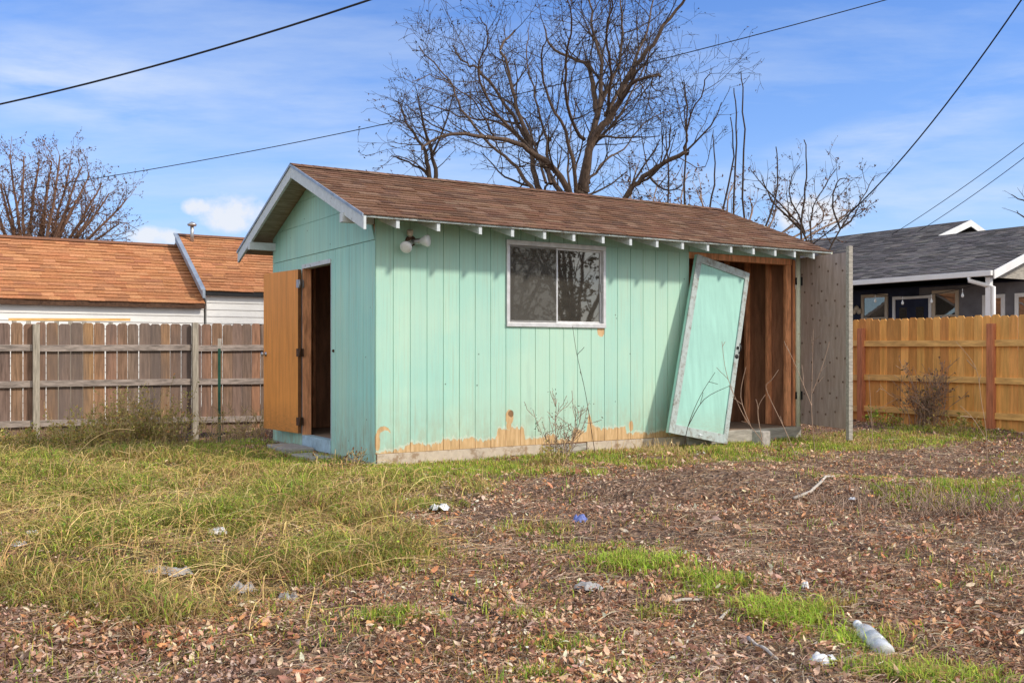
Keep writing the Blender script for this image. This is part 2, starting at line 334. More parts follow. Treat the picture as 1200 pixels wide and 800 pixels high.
# ------------------------------------------------------------------ mesh building
class MB:
    def __init__(s): s.v = []; s.f = []; s.c = []; s.smooth = []
    def face(s, pts, col=(1, 1, 1), sm=False):
        i = len(s.v); s.v += [tuple(p) for p in pts]; s.f.append(tuple(range(i, i + len(pts)))); s.c.append(col); s.smooth.append(sm)
    def grid(s, verts, faces, col=(1, 1, 1), sm=False):
        i = len(s.v); s.v += [tuple(p) for p in verts]
        for f in faces: s.f.append(tuple(i + k for k in f)); s.c.append(col); s.smooth.append(sm)
    def hexa(s, p, col=(1, 1, 1)):             # 8 corners: bottom loop, top loop
        s.grid(p, [(3, 2, 1, 0), (4, 5, 6, 7), (0, 1, 5, 4), (1, 2, 6, 5), (2, 3, 7, 6), (3, 0, 4, 7)], col)
    def box(s, a, b, col=(1, 1, 1)):
        x0, y0, z0 = a; x1, y1, z1 = b
        s.hexa([(x0, y0, z0), (x1, y0, z0), (x1, y1, z0), (x0, y1, z0), (x0, y0, z1), (x1, y0, z1), (x1, y1, z1), (x0, y1, z1)], col)
    def beam(s, p0, p1, w, h, up=(0, 0, 1), col=(1, 1, 1)):
        p0, p1, up = Vector(p0), Vector(p1), Vector(up)
        d = (p1 - p0).normalized(); sd = d.cross(up).normalized(); u2 = sd.cross(d)
        a = sd * (w / 2); b = u2 * (h / 2)
        s.hexa([p0 - a - b, p0 + a - b, p1 + a - b, p1 - a - b, p0 - a + b, p0 + a + b, p1 + a + b, p1 - a + b], col)
    def prism(s, outline, off, col=(1, 1, 1)):  # outline: 3D loop, extruded by off
        n = len(outline); off = Vector(off)
        vs = [Vector(p) for p in outline]; vs += [p + off for p in vs]
        fs = [tuple(reversed(range(n))), tuple(range(n, 2 * n))] + [(i, (i + 1) % n, n + (i + 1) % n, n + i) for i in range(n)]
        s.grid(vs, fs, col)
    def tube(s, pts, rad, sides=6, col=(1, 1, 1), cap=True):
        pts = [Vector(p) for p in pts]; n = len(pts)
        if not hasattr(rad, '__len__'): rad = [rad] * n
        ref = Vector((0, 0, 1)); vs = []; prev = None
        for i, p in enumerate(pts):
            d = (pts[min(i + 1, n - 1)] - pts[max(i - 1, 0)])
            d = d.normalized() if d.length > 1e-9 else Vector((0, 0, 1))
            if prev is None:
                prev = d.cross(ref if abs(d.z) < .9 else Vector((1, 0, 0))).normalized()
            a = prev - d * prev.dot(d); a = a.normalized() if a.length > 1e-6 else d.orthogonal().normalized(); prev = a
            b = d.cross(a)
            for k in range(sides):
                t = 2 * math.pi * k / sides
                vs.append(p + (a * math.cos(t) + b * math.sin(t)) * rad[i])
        fs = [(i * sides + k, i * sides + (k + 1) % sides, (i + 1) * sides + (k + 1) % sides, (i + 1) * sides + k) for i in range(n - 1) for k in range(sides)]
        if cap: fs += [tuple(reversed(range(sides))), tuple(range((n - 1) * sides, n * sides))]
        s.grid(vs, fs, col, True)
    def lathe(s, o, axis, prof, sides=16, col=(1, 1, 1)):
        o = Vector(o); axis = Vector(axis).normalized(); a = axis.orthogonal().normalized(); b = axis.cross(a); vs = []
        for t, r in prof:
            for k in range(sides):
                q = 2 * math.pi * k / sides; vs.append(o + axis * t + (a * math.cos(q) + b * math.sin(q)) * max(r, 1e-4))
        n = len(prof)
        fs = [(i * sides + k, i * sides + (k + 1) % sides, (i + 1) * sides + (k + 1) % sides, (i + 1) * sides + k) for i in range(n - 1) for k in range(sides)]
        fs += [tuple(reversed(range(sides))), tuple(range((n - 1) * sides, n * sides))]
        s.grid(vs, fs, col, True)
    def build(s, name, material, parent=None, bevel=0):
        me = bpy.data.meshes.new(name); me.from_pydata(s.v, [], s.f)
        at = me.color_attributes.new('Col', 'FLOAT_COLOR', 'CORNER')
        buf = []
        for f, c in zip(s.f, s.c): buf += [c[0], c[1], c[2], 1.0] * len(f)
        at.data.foreach_set('color', buf)
        me.polygons.foreach_set('use_smooth', s.smooth)
        me.update(); me.materials.append(material)
        o = bpy.data.objects.new(name, me); C.objects.link(o)
        if parent: o.parent = parent
        if bevel:
            m = o.modifiers.new('bevel', 'BEVEL'); m.width = bevel; m.segments = 2; m.limit_method = 'ANGLE'; m.angle_limit = R(50)
        return o
def bulk(name, verts, faces, cols, material, parent=None):
    """verts (n,3), faces (m,4), cols (n,3)"""
    me = bpy.data.meshes.new(name); nv, nf = len(verts), len(faces)
    me.vertices.add(nv); me.vertices.foreach_set('co', np.ascontiguousarray(verts, np.float32).ravel())
    me.loops.add(nf * 4); me.loops.foreach_set('vertex_index', np.ascontiguousarray(faces, np.int32).ravel())
    me.polygons.add(nf); me.polygons.foreach_set('loop_start', np.arange(0, nf * 4, 4, dtype=np.int32))
    me.update(calc_edges=True); me.validate()
    at = me.color_attributes.new('Col', 'FLOAT_COLOR', 'POINT')
    at.data.foreach_set('color', np.concatenate([cols, np.ones((nv, 1))], 1).astype(np.float32).ravel())
    me.materials.append(material)
    o = bpy.data.objects.new(name, me); C.objects.link(o)
    if parent: o.parent = parent
    return o
def tag(o, label=None, cat=None, group=None, kind=None):
    for k, v in (('label', label), ('category', cat), ('group', group), ('kind', kind)):
        if v: o[k] = v
    return o
def thing(name, label, cat, loc=(0, 0, 0), rz=0, group=None):
    o = bpy.data.objects.new(name, None); C.objects.link(o); o.location = loc; o.rotation_euler.z = rz
    o.empty_display_size = .1
    return tag(o, label, cat, group)
def copy_tree(o, parent=None):
    c = o.copy(); C.objects.link(c)
    if parent: c.parent = parent
    for ch in list(o.children): copy_tree(ch, c)
    return c
def jit(col, a=.15, rnd=random):
    k = 1 + rnd.uniform(-a, a); return tuple(max(0, c * k * (1 + rnd.uniform(-a, a) * .35)) for c in col)

def shingles(mb, O, Ud, ulen, Sd, slen, Nn, course, tabw, cols, thick=.007, rough=.006, seed=1):
    """overlapping shingle courses on a slope: O eave corner, Ud along the eave, Sd up the slope"""
    r = random.Random(seed); O, Ud, Sd, Nn = Vector(O), Vector(Ud), Vector(Sd), Vector(Nn)
    k = 0; s = -.012
    while s < slen:
        u = -r.uniform(0, tabw); s1 = min(s + course + .01, slen)
        while u < ulen:
            w = tabw * r.uniform(.6, 1.35); a, b = max(u, 0), min(u + w, ulen); u += w
            if b - a < .01: continue
            off = r.uniform(-rough, rough); t = thick * r.uniform(.7, 1.5)
            c = jit(r.choice(cols), .09, r)
            p = lambda uu, ss, h: O + Ud * uu + Sd * ss + Nn * h
            e0, e1 = off + r.uniform(-rough, rough) * .4, off + r.uniform(-rough, rough) * .4
            mb.face([p(a, s + e0, t), p(b, s + e1, t), p(b, s1, .001), p(a, s1, .001)], c)
            mb.face([p(a, s + e0, 0), p(b, s + e1, 0), p(b, s + e1, t), p(a, s + e0, t)], tuple(x * .6 for x in c))
        s += course; k += 1

# ================================================================== THE SHED
L, D = 6.42, 3.39
Z0, WT = .12, 2.70                              # bottom of siding, top of wall
OH, RK = .46, .33                               # eave and rake overhang
RIDGE_V, RIDGE_Z, PITCH = D / 2, 3.44, .392
def roof_z(v): return RIDGE_Z - PITCH * abs(v - RIDGE_V)
shed = thing('shed', 'mint green timber shed with peeling paint and a red brown shingle roof', 'shed', SHED, A)

def cuts(a0, a1, holes, step=None, phase=0):
    xs = {a0, a1}
    for h in holes: xs |= {h[0], h[1]}
    g = set()
    if step:
        k = a0 + phase
        while k < a1 - 1e-6:
            if k > a0 + 1e-6: g.add(round(k, 4))
            k += step
    xs |= g
    return sorted(x for x in xs if a0 - 1e-9 <= x <= a1 + 1e-9), g
def wall(mb, place, a0, a1, z0, z1, d0, d1, holes=(), step=None, groove=0, phase=0):
    xs, g = cuts(a0, a1, holes, step, phase)
    for x0, x1 in zip(xs, xs[1:]):
        if x1 - x0 < 1e-4: continue
        m = (x0 + x1) / 2; zs = [(z0, z1)]
        for h in holes:
            if h[0] < m < h[1]:
                nz = []
                for p, q in zs:
                    if h[2] > p: nz.append((p, min(q, h[2])))
                    if h[3] < q: nz.append((max(p, h[3]), q))
                zs = nz
        lo = x0 + (groove if round(x0, 4) in g else 0); hi = x1 - (groove if round(x1, 4) in g else 0)
        for p, q in zs:
            if q - p < 1e-3: continue
            c = [place(a, z, d) for z in (p, q) for a, d in ((lo, d0), (hi, d0), (hi, d1), (lo, d1))]
            mb.hexa(c)
front = lambda a, z, d: (a, d, z)
side = lambda a, z, d: (d, a, z)
WIN = (1.645, 3.05, 1.52, 2.49)
GAR = (4.43, 6.37, Z0 + .06, 2.46)
DOOR = (1.27, 2.17, .17, 2.28)

m = MB(); wall(m, front, 0.02, L, .0, WT, .014, .09, [WIN, (GAR[0], GAR[1], -1, GAR[3])])
fw = m.build('front_wall', M['lining'], shed)
m = MB()
wall(m, front, 0, GAR[0], Z0, WT, .0085, .0135, [WIN])
wall(m, front, 0, GAR[0], Z0, WT, 0, .0085, [WIN, (2.99, GAR[0], 2.50, 9)], .2032, .0035, 0.005)
wall(m, front, 2.99, GAR[0] - .004, 2.503, WT, .0005, .0085, [])
m.build('siding', M['mint_peel'], fw)
m = MB(); m.box((GAR[0] + .004, -.004, GAR[3] + .055), (L, .0135, WT)); m.build('header_board', M['mint'], fw)
m = MB(); m.box((GAR[0], .0, GAR[3] - .03), (L - .07, .10, GAR[3] + .052)); m.build('header_beam', M['stud'], fw)
for a_, b_, y_, h_, mt in ((.02, 2.13, -.006, .0, 'kick'), (2.145, 2.78, .003, -.012, 'sill_wood'), (2.79, 4.40, -.004, -.002, 'kick')):
    m = MB(); m.box((a_, y_, -.06), (b_, .03, Z0 - .004 + h_)); m.build('kick_board', M[mt], shed, .003)

# side (gable) wall
m = MB(); wall(m, side, .016, D, .0, WT - .06, .014, .09, [(DOOR[0], DOOR[1], -1, DOOR[3])])
m.prism([(.014, .09, WT - .055), (.014, D - .09, WT - .055), (.014, RIDGE_V, RIDGE_Z - .10)], (.05, 0, 0))
gw = m.build('gable_wall', M['lining'], shed)
m = MB(); SEAM = 2.40
wall(m, side, .016, D, .02, SEAM, .0085, .0135, [DOOR])
wall(m, side, .016, D, .02, SEAM, 0, .0085, [DOOR], .2032, .003, .1)
m.build('siding', M['mint'], gw)
m = MB()
def gable_band(z0, z1, x0=0.0, x1=.0135):
    vlo = lambda z: RIDGE_V - (RIDGE_Z - .05 - z) / PITCH
    a0, a1 = max(.016, vlo(z0)), max(.016, vlo(z1))
    pts = [(x0, a0, z0), (x0, D - a0, z0), (x0, D - a1, z1)] + ([(x0, a1, z1)] if D - 2 * a1 > .01 else [])
    if a0 == .016 and vlo(z1) > .016:
        zc = RIDGE_Z - .05 - PITCH * (RIDGE_V - .016)
        pts = [(x0, .016, z0), (x0, D - .016, z0), (x0, D - .016, zc), (x0, D - a1, z1), (x0, a1, z1)]
    m.prism(pts, (x1 - x0, 0, 0))
gable_band(SEAM + .006, 2.80, -.006); gable_band(2.805, 3.10, -.004); gable_band(3.104, RIDGE_Z - .06, -.002)
m.build('gable_board', M['mint'], gw)
m = MB(); wall(m, front, .1, L, 0, WT, D - .09, D); m.build('back_wall', M['lining'], shed)
m = MB(); wall(m, side, .02, D - .09, 0, WT, L - .02, L - .005)
m.prism([(L - .02, .02, WT), (L - .02, D - .02, WT), (L - .02, RIDGE_V, RIDGE_Z - .1)], (.012, 0, 0))
ew = m.build('end_wall', M['lining'], shed)
m = MB(); m.box((.1, .1, .0), (L - .1, D - .1, .165)); m.box((GAR[0], -.06, .03), (GAR[1], .098, .17)); m.build('floor', M['floor_in'], shed)
m = MB(); m.box((GAR[0] - .1, -.10, .0), (L + .01, -.062, .165)); m.build('threshold', M['sill_wood'], shed, .004)
# framing seen through the openings
def stud(a, b): m = MB(); m.box(a, b); m.build('stud', M['stud'], shed, .003)
stud((GAR[1] - .115, .012, .17), (GAR[1] - .02, .05, GAR[3] - .033)); stud((GAR[1] - .04, .055, .17), (GAR[1] + .015, .14, GAR[3] - .033))
for v in (.42, .84, 1.26, 1.68, 2.1, 2.52, 2.94): stud((L - .11, v, .17), (L - .022, v + .04, WT - .1))
for u in (.5, .9, 1.3, 1.7, 2.2, 3.2, 4.2, 4.6, 5.0, 5.4, 5.8): stud((u, D - .18, .17), (u + .04, D - .092, WT - .1))
stud((GAR[0] - .09, .092, .17), (GAR[0] - .01, .18, GAR[3] - .033))
m = MB(); m.box((.1, D - .185, WT - .1), (L - .1, D - .092, WT - .02)); m.build('top_plate', M['stud'], shed)
m = MB(); m.box((L - .115, .15, WT - .1), (L - .022, D - .2, WT - .02)); m.build('top_plate', M['stud'], shed)

# roof
lenS = math.hypot(RIDGE_V + OH, PITCH * (RIDGE_V + OH)); cs = (RIDGE_V + OH) / lenS; sn = PITCH * cs
deck = MB()
for sg in (1, -1):
    e = -OH if sg > 0 else D + OH; z = roof_z(e)
    o = [(-RK, e, z), (L + .2, e, z), (L + .2, RIDGE_V, RIDGE_Z), (-RK, RIDGE_V, RIDGE_Z)]
    deck.hexa([(a, b, c - .035) for a, b, c in o] + [(a, b, c - .008) for a, b, c in o])
roof = deck.build('roof', M['deck_under'], shed)
sm = MB()
SHC = [(0.211, 0.116, 0.071), (0.188, 0.1, 0.063), (0.234, 0.132, 0.084), (0.149, 0.084, 0.056), (0.25, 0.153, 0.102), (0.202, 0.104, 0.063)]
for sg in (1, -1):
    e = -OH - .015 if sg > 0 else D + OH + .015
    shingles(sm, (-RK - .015, e, roof_z(e)), (1, 0, 0), L + .2 + RK + .03, (0, sg * cs, sn), lenS + .016, (0, -sg * sn, cs), .125, .22, SHC, .009, .005, 3 + sg)
sm.build('shingle_field', M['shingle_shed'], roof)
m = MB(); rr = random.Random(4); u = -RK - .02
while u < L + .2:
    c = jit(rr.choice(SHC), .15, rr); w = .24; a, b = u, min(u + w, L + .21)
    for sg in (1, -1):
        q = RIDGE_V - sg * .13; zq = roof_z(q) + .014
        m.face([(a, RIDGE_V, RIDGE_Z + .022), (a, q, zq + .006), (b, q, zq), (b, RIDGE_V, RIDGE_Z + .016)], c)
    u += .14
m.build('ridge_cap', M['shingle_shed'], roof)
m = MB(); m.box((-RK - .01, -OH - .012, roof_z(-OH) - .030), (L + .2, -OH + .004, roof_z(-OH) - .007)); m.build('drip_edge', M['frame_grey'], shed)
TAIL = [.05, .52, 1.03, 1.44, 1.866, 2.27, 2.69, 3.10, 3.51, 3.92, 4.34, 4.74, 5.14, 5.54, 5.91, 6.28]
m = MB(); a = -OH + .006
zt = lambda v, d: roof_z(v) - .037 - d
m.prism([(0, a, zt(a, 0)), (0, .45, zt(.45, 0)), (0, .45, zt(.45, .12)), (0, -.05, zt(-.05, .125)), (0, a, zt(a, .085))], (.04, 0, 0))
t0 = m.build('rafter_tail', M['white_chip'], shed, .003)
for i, u in enumerate(TAIL):
    o = t0 if i == 0 else t0.copy()
    if i: C.objects.link(o)
    o.location.x = u - .02
# rake boards
for sg in (1, -1):
    m = MB(); e = -OH - .02 if sg > 0 else D + OH + .02
    z = roof_z(e); y1 = RIDGE_V - sg * .002
    m.prism([(-RK - .012, e, z - .005), (-RK - .012, y1, RIDGE_Z - .006), (-RK - .012, y1, RIDGE_Z - .155), (-RK - .012, e, z - .15)], (.03, 0, 0))
    m.build('rake_board', M['white_chip'], shed, .003)
m = MB(); 
for sg in (1, -1):
    e = -OH - .025 if sg > 0 else D + OH + .025; z = roof_z(e)
    m.prism([(-RK - .026, e, z + .012), (-RK - .026, RIDGE_V, RIDGE_Z + .012), (-RK - .026, RIDGE_V, RIDGE_Z - .018), (-RK - .026, e, z - .018)], (.012, 0, 0))
m.build('roof_edge_flashing', M['flash'], roof)
for v in (.03, D - .13):
    m = MB(); m.box((-RK - .03, v, WT - .13), (.0, v + .085, WT - .03)); m.build('lookout', M['white_chip'], shed, .003)
for sg in (1, -1):                               # far end rake
    m = MB(); e = -OH if sg > 0 else D + OH; z = roof_z(e)
    m.prism([(L + .202, e, z - .008), (L + .202, RIDGE_V, RIDGE_Z - .008), (L + .202, RIDGE_V, RIDGE_Z - .13), (L + .202, e, z - .10)], (.025, 0, 0))
    m.build('rake_board', M['post_cream'], shed)

# window
wn = MB(); a0, a1, b0, b1 = WIN
wn.box((a0 - .012, -.022, b1 - .045), (a1 + .012, .05, b1 + .012)); wn.box((a0 - .012, -.026, b0 - .02), (a1 + .012, .05, b0 + .03))
wn.box((a0 - .012, -.022, b0 + .031), (a0 + .028, .05, b1 - .046)); wn.box((a1 - .028, -.022, b0 + .031), (a1 + .012, .05, b1 - .046))
win = wn.build('window', M['alu'], shed, .003)
mid = (a0 + a1) / 2
for k, (x0, x1, y) in enumerate(((a0 + .03, mid + .012, .012), (mid - .012, a1 - .030, .03))):
    f = MB(); s_ = .022
    f.box((x0, y - .01, b1 - .046 - s_), (x1, y + .006, b1 - .047)); f.box((x0, y - .01, b0 + .032), (x1, y + .006, b0 + .032 + s_))
    f.box((x0, y - .01, b0 + .033 + s_), (x0 + s_, y + .006, b1 - .047 - s_)); f.box((x1 - s_, y - .01, b0 + .033 + s_), (x1, y + .006, b1 - .047 - s_))
    f.build('window_frame', M['alu'], win, .002)
    g = MB(); yy = y - .002
    g.face([(x0 + s_, yy, b0 + .054), (x1 - s_, yy, b0 + .054), (x1 - s_, yy, b1 - .068), (x0 + s_, yy, b1 - .068)])
    g.build('pane', M['glass'], win)
m = MB(); m.face([(a0 + .032, -.004, b0 + .034), (mid - .013, -.004, b0 + .034), (mid - .013, -.004, b1 - .049), (a0 + .032, -.004, b1 - .049)]); m.build('insect_screen', M['screen'], win)
m = MB(); m.box((a1 - .045, -.005, b0 + .42), (a1 - .031, .018, b0 + .52)); m.build('latch', M['steel'], win)

# twin flood light
fl = MB(); fl.lathe((.41, -.001, 2.41), (0, -1, 0), [(0, .06), (.03, .058), (.045, .04), (.05, .02)], 18)
lamp = fl.build('flood_light', M['rust'], shed)
for (o, ax, mm) in (((.40, -.05, 2.40), (-.62, -.55, -.42), 0), ((.42, -.05, 2.40), (.62, -.75, .02), 1)):
    h = MB(); h.lathe(o, ax, [(-.005, .022), (.03, .03), (.085, .034), (.09, .03)], 14); h.build('lamp_socket', M['steel'], lamp)
    h = MB(); q = Vector(o) + Vector(ax).normalized() * .085
    h.lathe(q, ax, [(0, .03), (.03, .045), (.075, .066), (.09, .067), (.105, .055), (.112, .02)], 20); h.build('bulb', M['lamp'] if mm else M['foil'], lamp)
h = MB(); h.lathe((.385, -.045, 2.455), (-.2, -.5, .85), [(0, .02), (.03, .035), (.07, .036), (.075, .02)], 12); h.build('sensor', M['kick'], lamp)

# side door: opening trim, sill, the leaf swung flat against the gable wall
m = MB(); m.box((-.016, DOOR[0] - .012, DOOR[3] - .03), (.09, DOOR[1] + .05, DOOR[3] + .02)); m.build('door_head', M['white_chip'], shed)
m = MB(); m.box((-.012, DOOR[1] - .002, .17), (.09, DOOR[1] + .035, DOOR[3] - .031)); m.build('door_jamb', M['stud'], shed)
m = MB(); m.box((-.015, DOOR[1] + .036, .17), (.0, DOOR[1] + .055, DOOR[3] - .031)); m.build('jamb_trim', M['white_chip'], shed)
m = MB(); m.box((.0, DOOR[0] - .01, .17), (.09, DOOR[0] + .012, DOOR[3] - .031)); m.build('door_jamb', M['white_chip'], shed)
m = MB(); m.box((-.02, DOOR[0] - .006, .012), (.095, DOOR[1] + .03, .169)); m.build('door_sill', M['mint_grey'], shed, .004)
m = MB(); m.box((-.008, .0, -.09), (.06, D, .016)); m.build('base_plank', M['sill_wood'], shed, .004)
hx, hy = -.035, DOOR[1] + .03
th = R(8); dv = Vector((-math.sin(th), math.cos(th), 0)); nn = Vector((-math.cos(th), -math.sin(th), 0))
def dl(a, t, z): q = Vector((hx, hy, 0)) + dv * a + nn * t; return (q.x, q.y, z)
m = MB(); zb, ztp, W = .19, 2.24, .96
m.hexa([dl(.0, 0, zb), dl(W, 0, zb + .01), dl(W, .04, zb + .01), dl(.0, .04, zb), dl(.0, 0, ztp), dl(W, 0, ztp), dl(W, .04, ztp), dl(.0, .04, ztp)])
leaf = m.build('plywood_door', M['ply'], shed, .003)
m = MB(); m.hexa([dl(-.012, .0, zb), dl(-.001, 0, zb), dl(-.001, .041, zb), dl(-.012, .041, zb), dl(-.012, 0, ztp), dl(-.001, 0, ztp), dl(-.001, .041, ztp), dl(-.012, .041, ztp)])
m.build('door_edge', M['ply_edge'], leaf)
for z in (.34, 1.20, 2.06):
    m = MB(); p0 = dl(-.03, .03, z - .055); p1 = dl(-.03, .03, z + .055); m.tube([p0, p1], .010, 8)
    m.hexa([dl(-.03, .041, z - .05), dl(.035, .041, z - .05), dl(.035, .045, z - .05), dl(-.03, .045, z - .05), dl(-.03, .041, z + .05), dl(.035, .041, z + .05), dl(.035, .045, z + .05), dl(-.03, .045, z + .05)])
    y = DOOR[1]
    m.box((-.024, y - .03, z - .05), (-.0165, y + .035, z + .05))
    m.build('hinge', M['steel'] if z > 2 else M['rust'], leaf)
m = MB(); q = Vector(dl(W - .07, .04, 1.18)); m.lathe(q, nn, [(0, .03), (.006, .03), (.01, .012), (.03, .012), (.04, .026), (.058, .028), (.066, .015)], 16); m.build('knob', M['steel'], leaf)
m = MB(); m.lathe((-.001, DOOR[0] - .09, 1.22), (-1, 0, 0), [(0, .018), (.012, .018), (.02, .008)], 10); m.build('strike_plate', M['rust'], shed)

# right hand trim post and the weathered plywood leaf hanging on it
m = MB(); m.tube([(L - .005, -.055, .06), (L - .005, -.055, 2.66)], .034, 12); m.build('trim_post', M['post_cream'], shed)
m = MB(); m.box((GAR[1] + .02, -.02, .0), (L - .02, .012, 2.50)); m.build('corner_board', M['stud'], shed)
dd = Vector((-.169, -1.0, 0)).normalized(); dn = Vector((-dd.y * -1, dd.x * -1, 0)); dn = Vector((-1, .169, 0)).normalized()
def gl(a, t, z): q = Vector((L + .05, -.05, 0)) + dd * a + dn * t; return (q.x, q.y, z)
m = MB(); m.hexa([gl(.0, 0, .21), gl(.96, 0, .19), gl(.96, .018, .19), gl(.0, .018, .21), gl(.0, 0, 2.53), gl(.96, 0, 2.52), gl(.96, .018, 2.52), gl(.0, .018, 2.53)])
gd = m.build('grey_plywood_door', M['grey_ply'], shed)
m = MB(); m.hexa([gl(.962, -.03, .05), gl(1.02, -.03, .05), gl(1.02, .035, .05), gl(.962, .035, .05), gl(.962, -.03, 2.60), gl(1.02, -.03, 2.60), gl(1.02, .035, 2.60), gl(.962, .035, 2.60)])
m.build('edge_board', M['sill_wood'], gd, .003)
m = MB(); m.hexa([gl(.0, -.04, .2), gl(.96, -.04, .2), gl(.96, -.001, .2), gl(.0, -.001, .2), gl(.0, -.04, .32), gl(.96, -.04, .32), gl(.96, -.001, .32), gl(.0, -.001, .32)])
m.build('back_batten', M['sill_wood'], gd)
m = MB(); rr = random.Random(9); bolt = None
for r_ in range(9):
    for c_ in range(6):
        if rr.random() < .2: continue
        a = .08 + c_ * .165 + rr.uniform(-.03, .03) + (.05 if r_ % 2 else 0); z = .38 + r_ * .245 + rr.uniform(-.06, .06)
        if a > .93: continue
        q = Vector(gl(a, .018, z))
        if bolt is None: m.lathe((0, 0, 0), dn, [(0, .016), (.004, .015), (.007, .006)], 8); bolt = bo = m.build('bolt_head', M['bolt'], gd)
        else: bo = bolt.copy(); C.objects.link(bo)
        bo.location = q
for z in (.60, 2.20):
    m = MB(); m.tube([(L + .03, -.05, z - .07), (L + .03, -.05, z + .07)], .022, 8)
    m.hexa([gl(.0, .0185, z - .06), gl(.07, .0185, z - .06), gl(.07, .026, z - .06), gl(.0, .026, z - .06), gl(.0, .0185, z + .06), gl(.07, .0185, z + .06), gl(.07, .026, z + .06), gl(.0, .026, z + .06)])
    m.box((L - .07, -.066, z - .05), (L + .02, -.061, z + .05))
    m.build('strap_hinge', M['iron'], gd)

# detached door leaning on the front wall
ld = thing('leaning_door', 'mint panelled door off its hinges leaning crooked against the shed opening', 'door', SHED, A)
BL, BR = Vector((3.837, -.25, .20)), Vector((4.809, -.27, .01)); TL, TR = Vector((4.49, -.062, 2.475)), Vector((5.43, -.062, 2.265))
nrm = (BR - BL).cross(TL - BL).normalized()      # towards the yard
if nrm.y > 0: nrm = -nrm
def q4(s, t, d=0):
    return (BL * (1 - s) + BR * s) * (1 - t) + (TL * (1 - s) + TR * s) * t + nrm * d
def slab(s0, s1, t0, t1, d0, d1):
    m = MB(); m.hexa([q4(s, t, d) for t in (t0, t1) for s, d in ((s0, d0), (s1, d0), (s1, d1), (s0, d1))]); return m
slab(.015, .985, .008, .992, .002, .022).build('door_panel', M['mint_panel'], ld)
for s0, s1, t0, t1, nm in ((0, .095, 0, 1, 'stile'), (.925, 1, 0, 1, 'stile'), (.0955, .9245, .958, 1, 'rail'), (.0955, .9245, 0, .05, 'rail')):
    slab(s0, s1, t0, t1, .0225, .040).build('door_' + nm, M['frame_grey'], ld, .003)
slab(-.0, .014, .0, 1, -.02, .022).build('door_edge', M['mint_panel'], ld)
slab(.986, 1, .0, 1, -.02, .022).build('door_edge', M['frame_grey'], ld)
m = MB(); q = q4(.955, .55, .042); m.lathe(q, nrm, [(0, .02), (.01, .02), (.02, .008)], 10); q = q4(.96, .50, .041); m.lathe(q, nrm, [(0, .03), (.006, .03), (.012, .02)], 8)
m.tube([q4(.99, .58, .045), q4(.99, .55, .075), q4(.99, .52, .045)], .007, 6); m.build('latch', M['iron'], ld)
m = MB(); q = q4(.52, .02, .041); m.lathe(q, nrm, [(0, .02), (.004, .016)], 8); m.tube([q4(.48, .022, .042), q4(.56, .018, .042)], .006, 5); m.build('handle_scar', M['white_chip'], ld)

# blocks around the base of the shed
def block(name, label, px, py, size, rz, material, cat='concrete block', dz=0, drop=None):
    x, y = G(px, py); o = thing(name, label, cat, (x, y, hz(x, y) + dz), rz)
    w, d, h = size; m = MB(); b = MB(); b.box((-w / 2, -d / 2, -.03), (w / 2, d / 2, h))
    ob = b.build('block_body', material, o, .012); return o
block('stepping_stone', 'rough grey concrete pad under the back corner of the gable wall', 340, 527, (.75, .35, .07), A + R(90), M['concrete'])
block('stepping_stone', 'flat worn plank lying in grass below the side door sill', 366, 536, (.6, .25, .05), A + R(95), M['sill_wood'], 'plank')
block('concrete_block', 'small pale concrete brick below the open bay', 892, 522, (.19, .16, .20), A + R(12), M['concrete'])

# ================================================================== FENCES
def fence(name, label, o, rz, length, zb, zt, pw, gap, rails, posts, bm, rm, pm, cols, seed, rail_h=.09, post_w=.09, post_h=0):
    r = random.Random(seed); f = thing(name, label, 'fence', o, rz)
    m = MB(); x = 0
    while x < length:
        w = pw * r.uniform(.92, 1.05); t = zt(x) + r.uniform(-.012, .012); b = zb(x) + r.uniform(-.02, .01); e = .03; c = jit(r.choice(cols), .15, r)
        dx = r.uniform(-.004, .004); y0 = .028 + r.uniform(0, .004)
        m.prism([(x, y0, b), (x + w, y0, b), (x + w + dx, y0, t - e), (x + w - e + dx, y0, t), (x + e + dx, y0, t), (x + dx, y0, t - e)], (0, .018, 0), c)
        x += w + gap * r.uniform(.4, 1.8)
    m.build('board_panel', bm, f)
    ends = [0] + posts + [length]
    for hh in rails:
        for a, b in zip(ends, ends[1:]):
            if b - a < .1: continue
            m = MB(); h0 = zb(a) * (1 - hh) + zt(a) * hh + r.uniform(-.012, .012); h1 = zb(b) * (1 - hh) + zt(b) * hh + r.uniform(-.012, .012)
            m.beam((a + .046, .005, h0), (b - .046, .005, h1), .04, rail_h); m.build('rail', rm, f, .004)
    for a in posts:
        m = MB(); m.box((a - post_w / 2, -.062, zb(a) - .25), (a + post_w / 2, .0262, zt(a) + post_h + r.uniform(-.03, .03))); m.build('post', pm, f, .006)
    return f
# back fence, runs along U behind the shed
o0 = P(0, 413, 14.75); o0.z = 0
ext = 3.0; ob = o0 - U * ext
OLD = [(0.317, 0.184, 0.119), (0.273, 0.17, 0.119), (0.343, 0.198, 0.119), (0.255, 0.179, 0.138), (0.299, 0.175, 0.114), (0.387, 0.221, 0.114), (0.238, 0.166, 0.128)]
fz = lambda x: -.09 - .015 * max(0, x - ext)
ft = lambda x: 1.645 + .012 * (x - ext)
fence('board_fence', 'weathered brown board fence with grey rails behind the weeds on the left', ob, A, 13.5, fz, ft, .160, .008, (.12, .47, .78),
      [ext + .49 - 2.4, ext + .49, ext + 2.87, ext + 5.25], M['board_old'], M['rail_old'], M['post_old'], OLD, 21, .10, .095, .0)
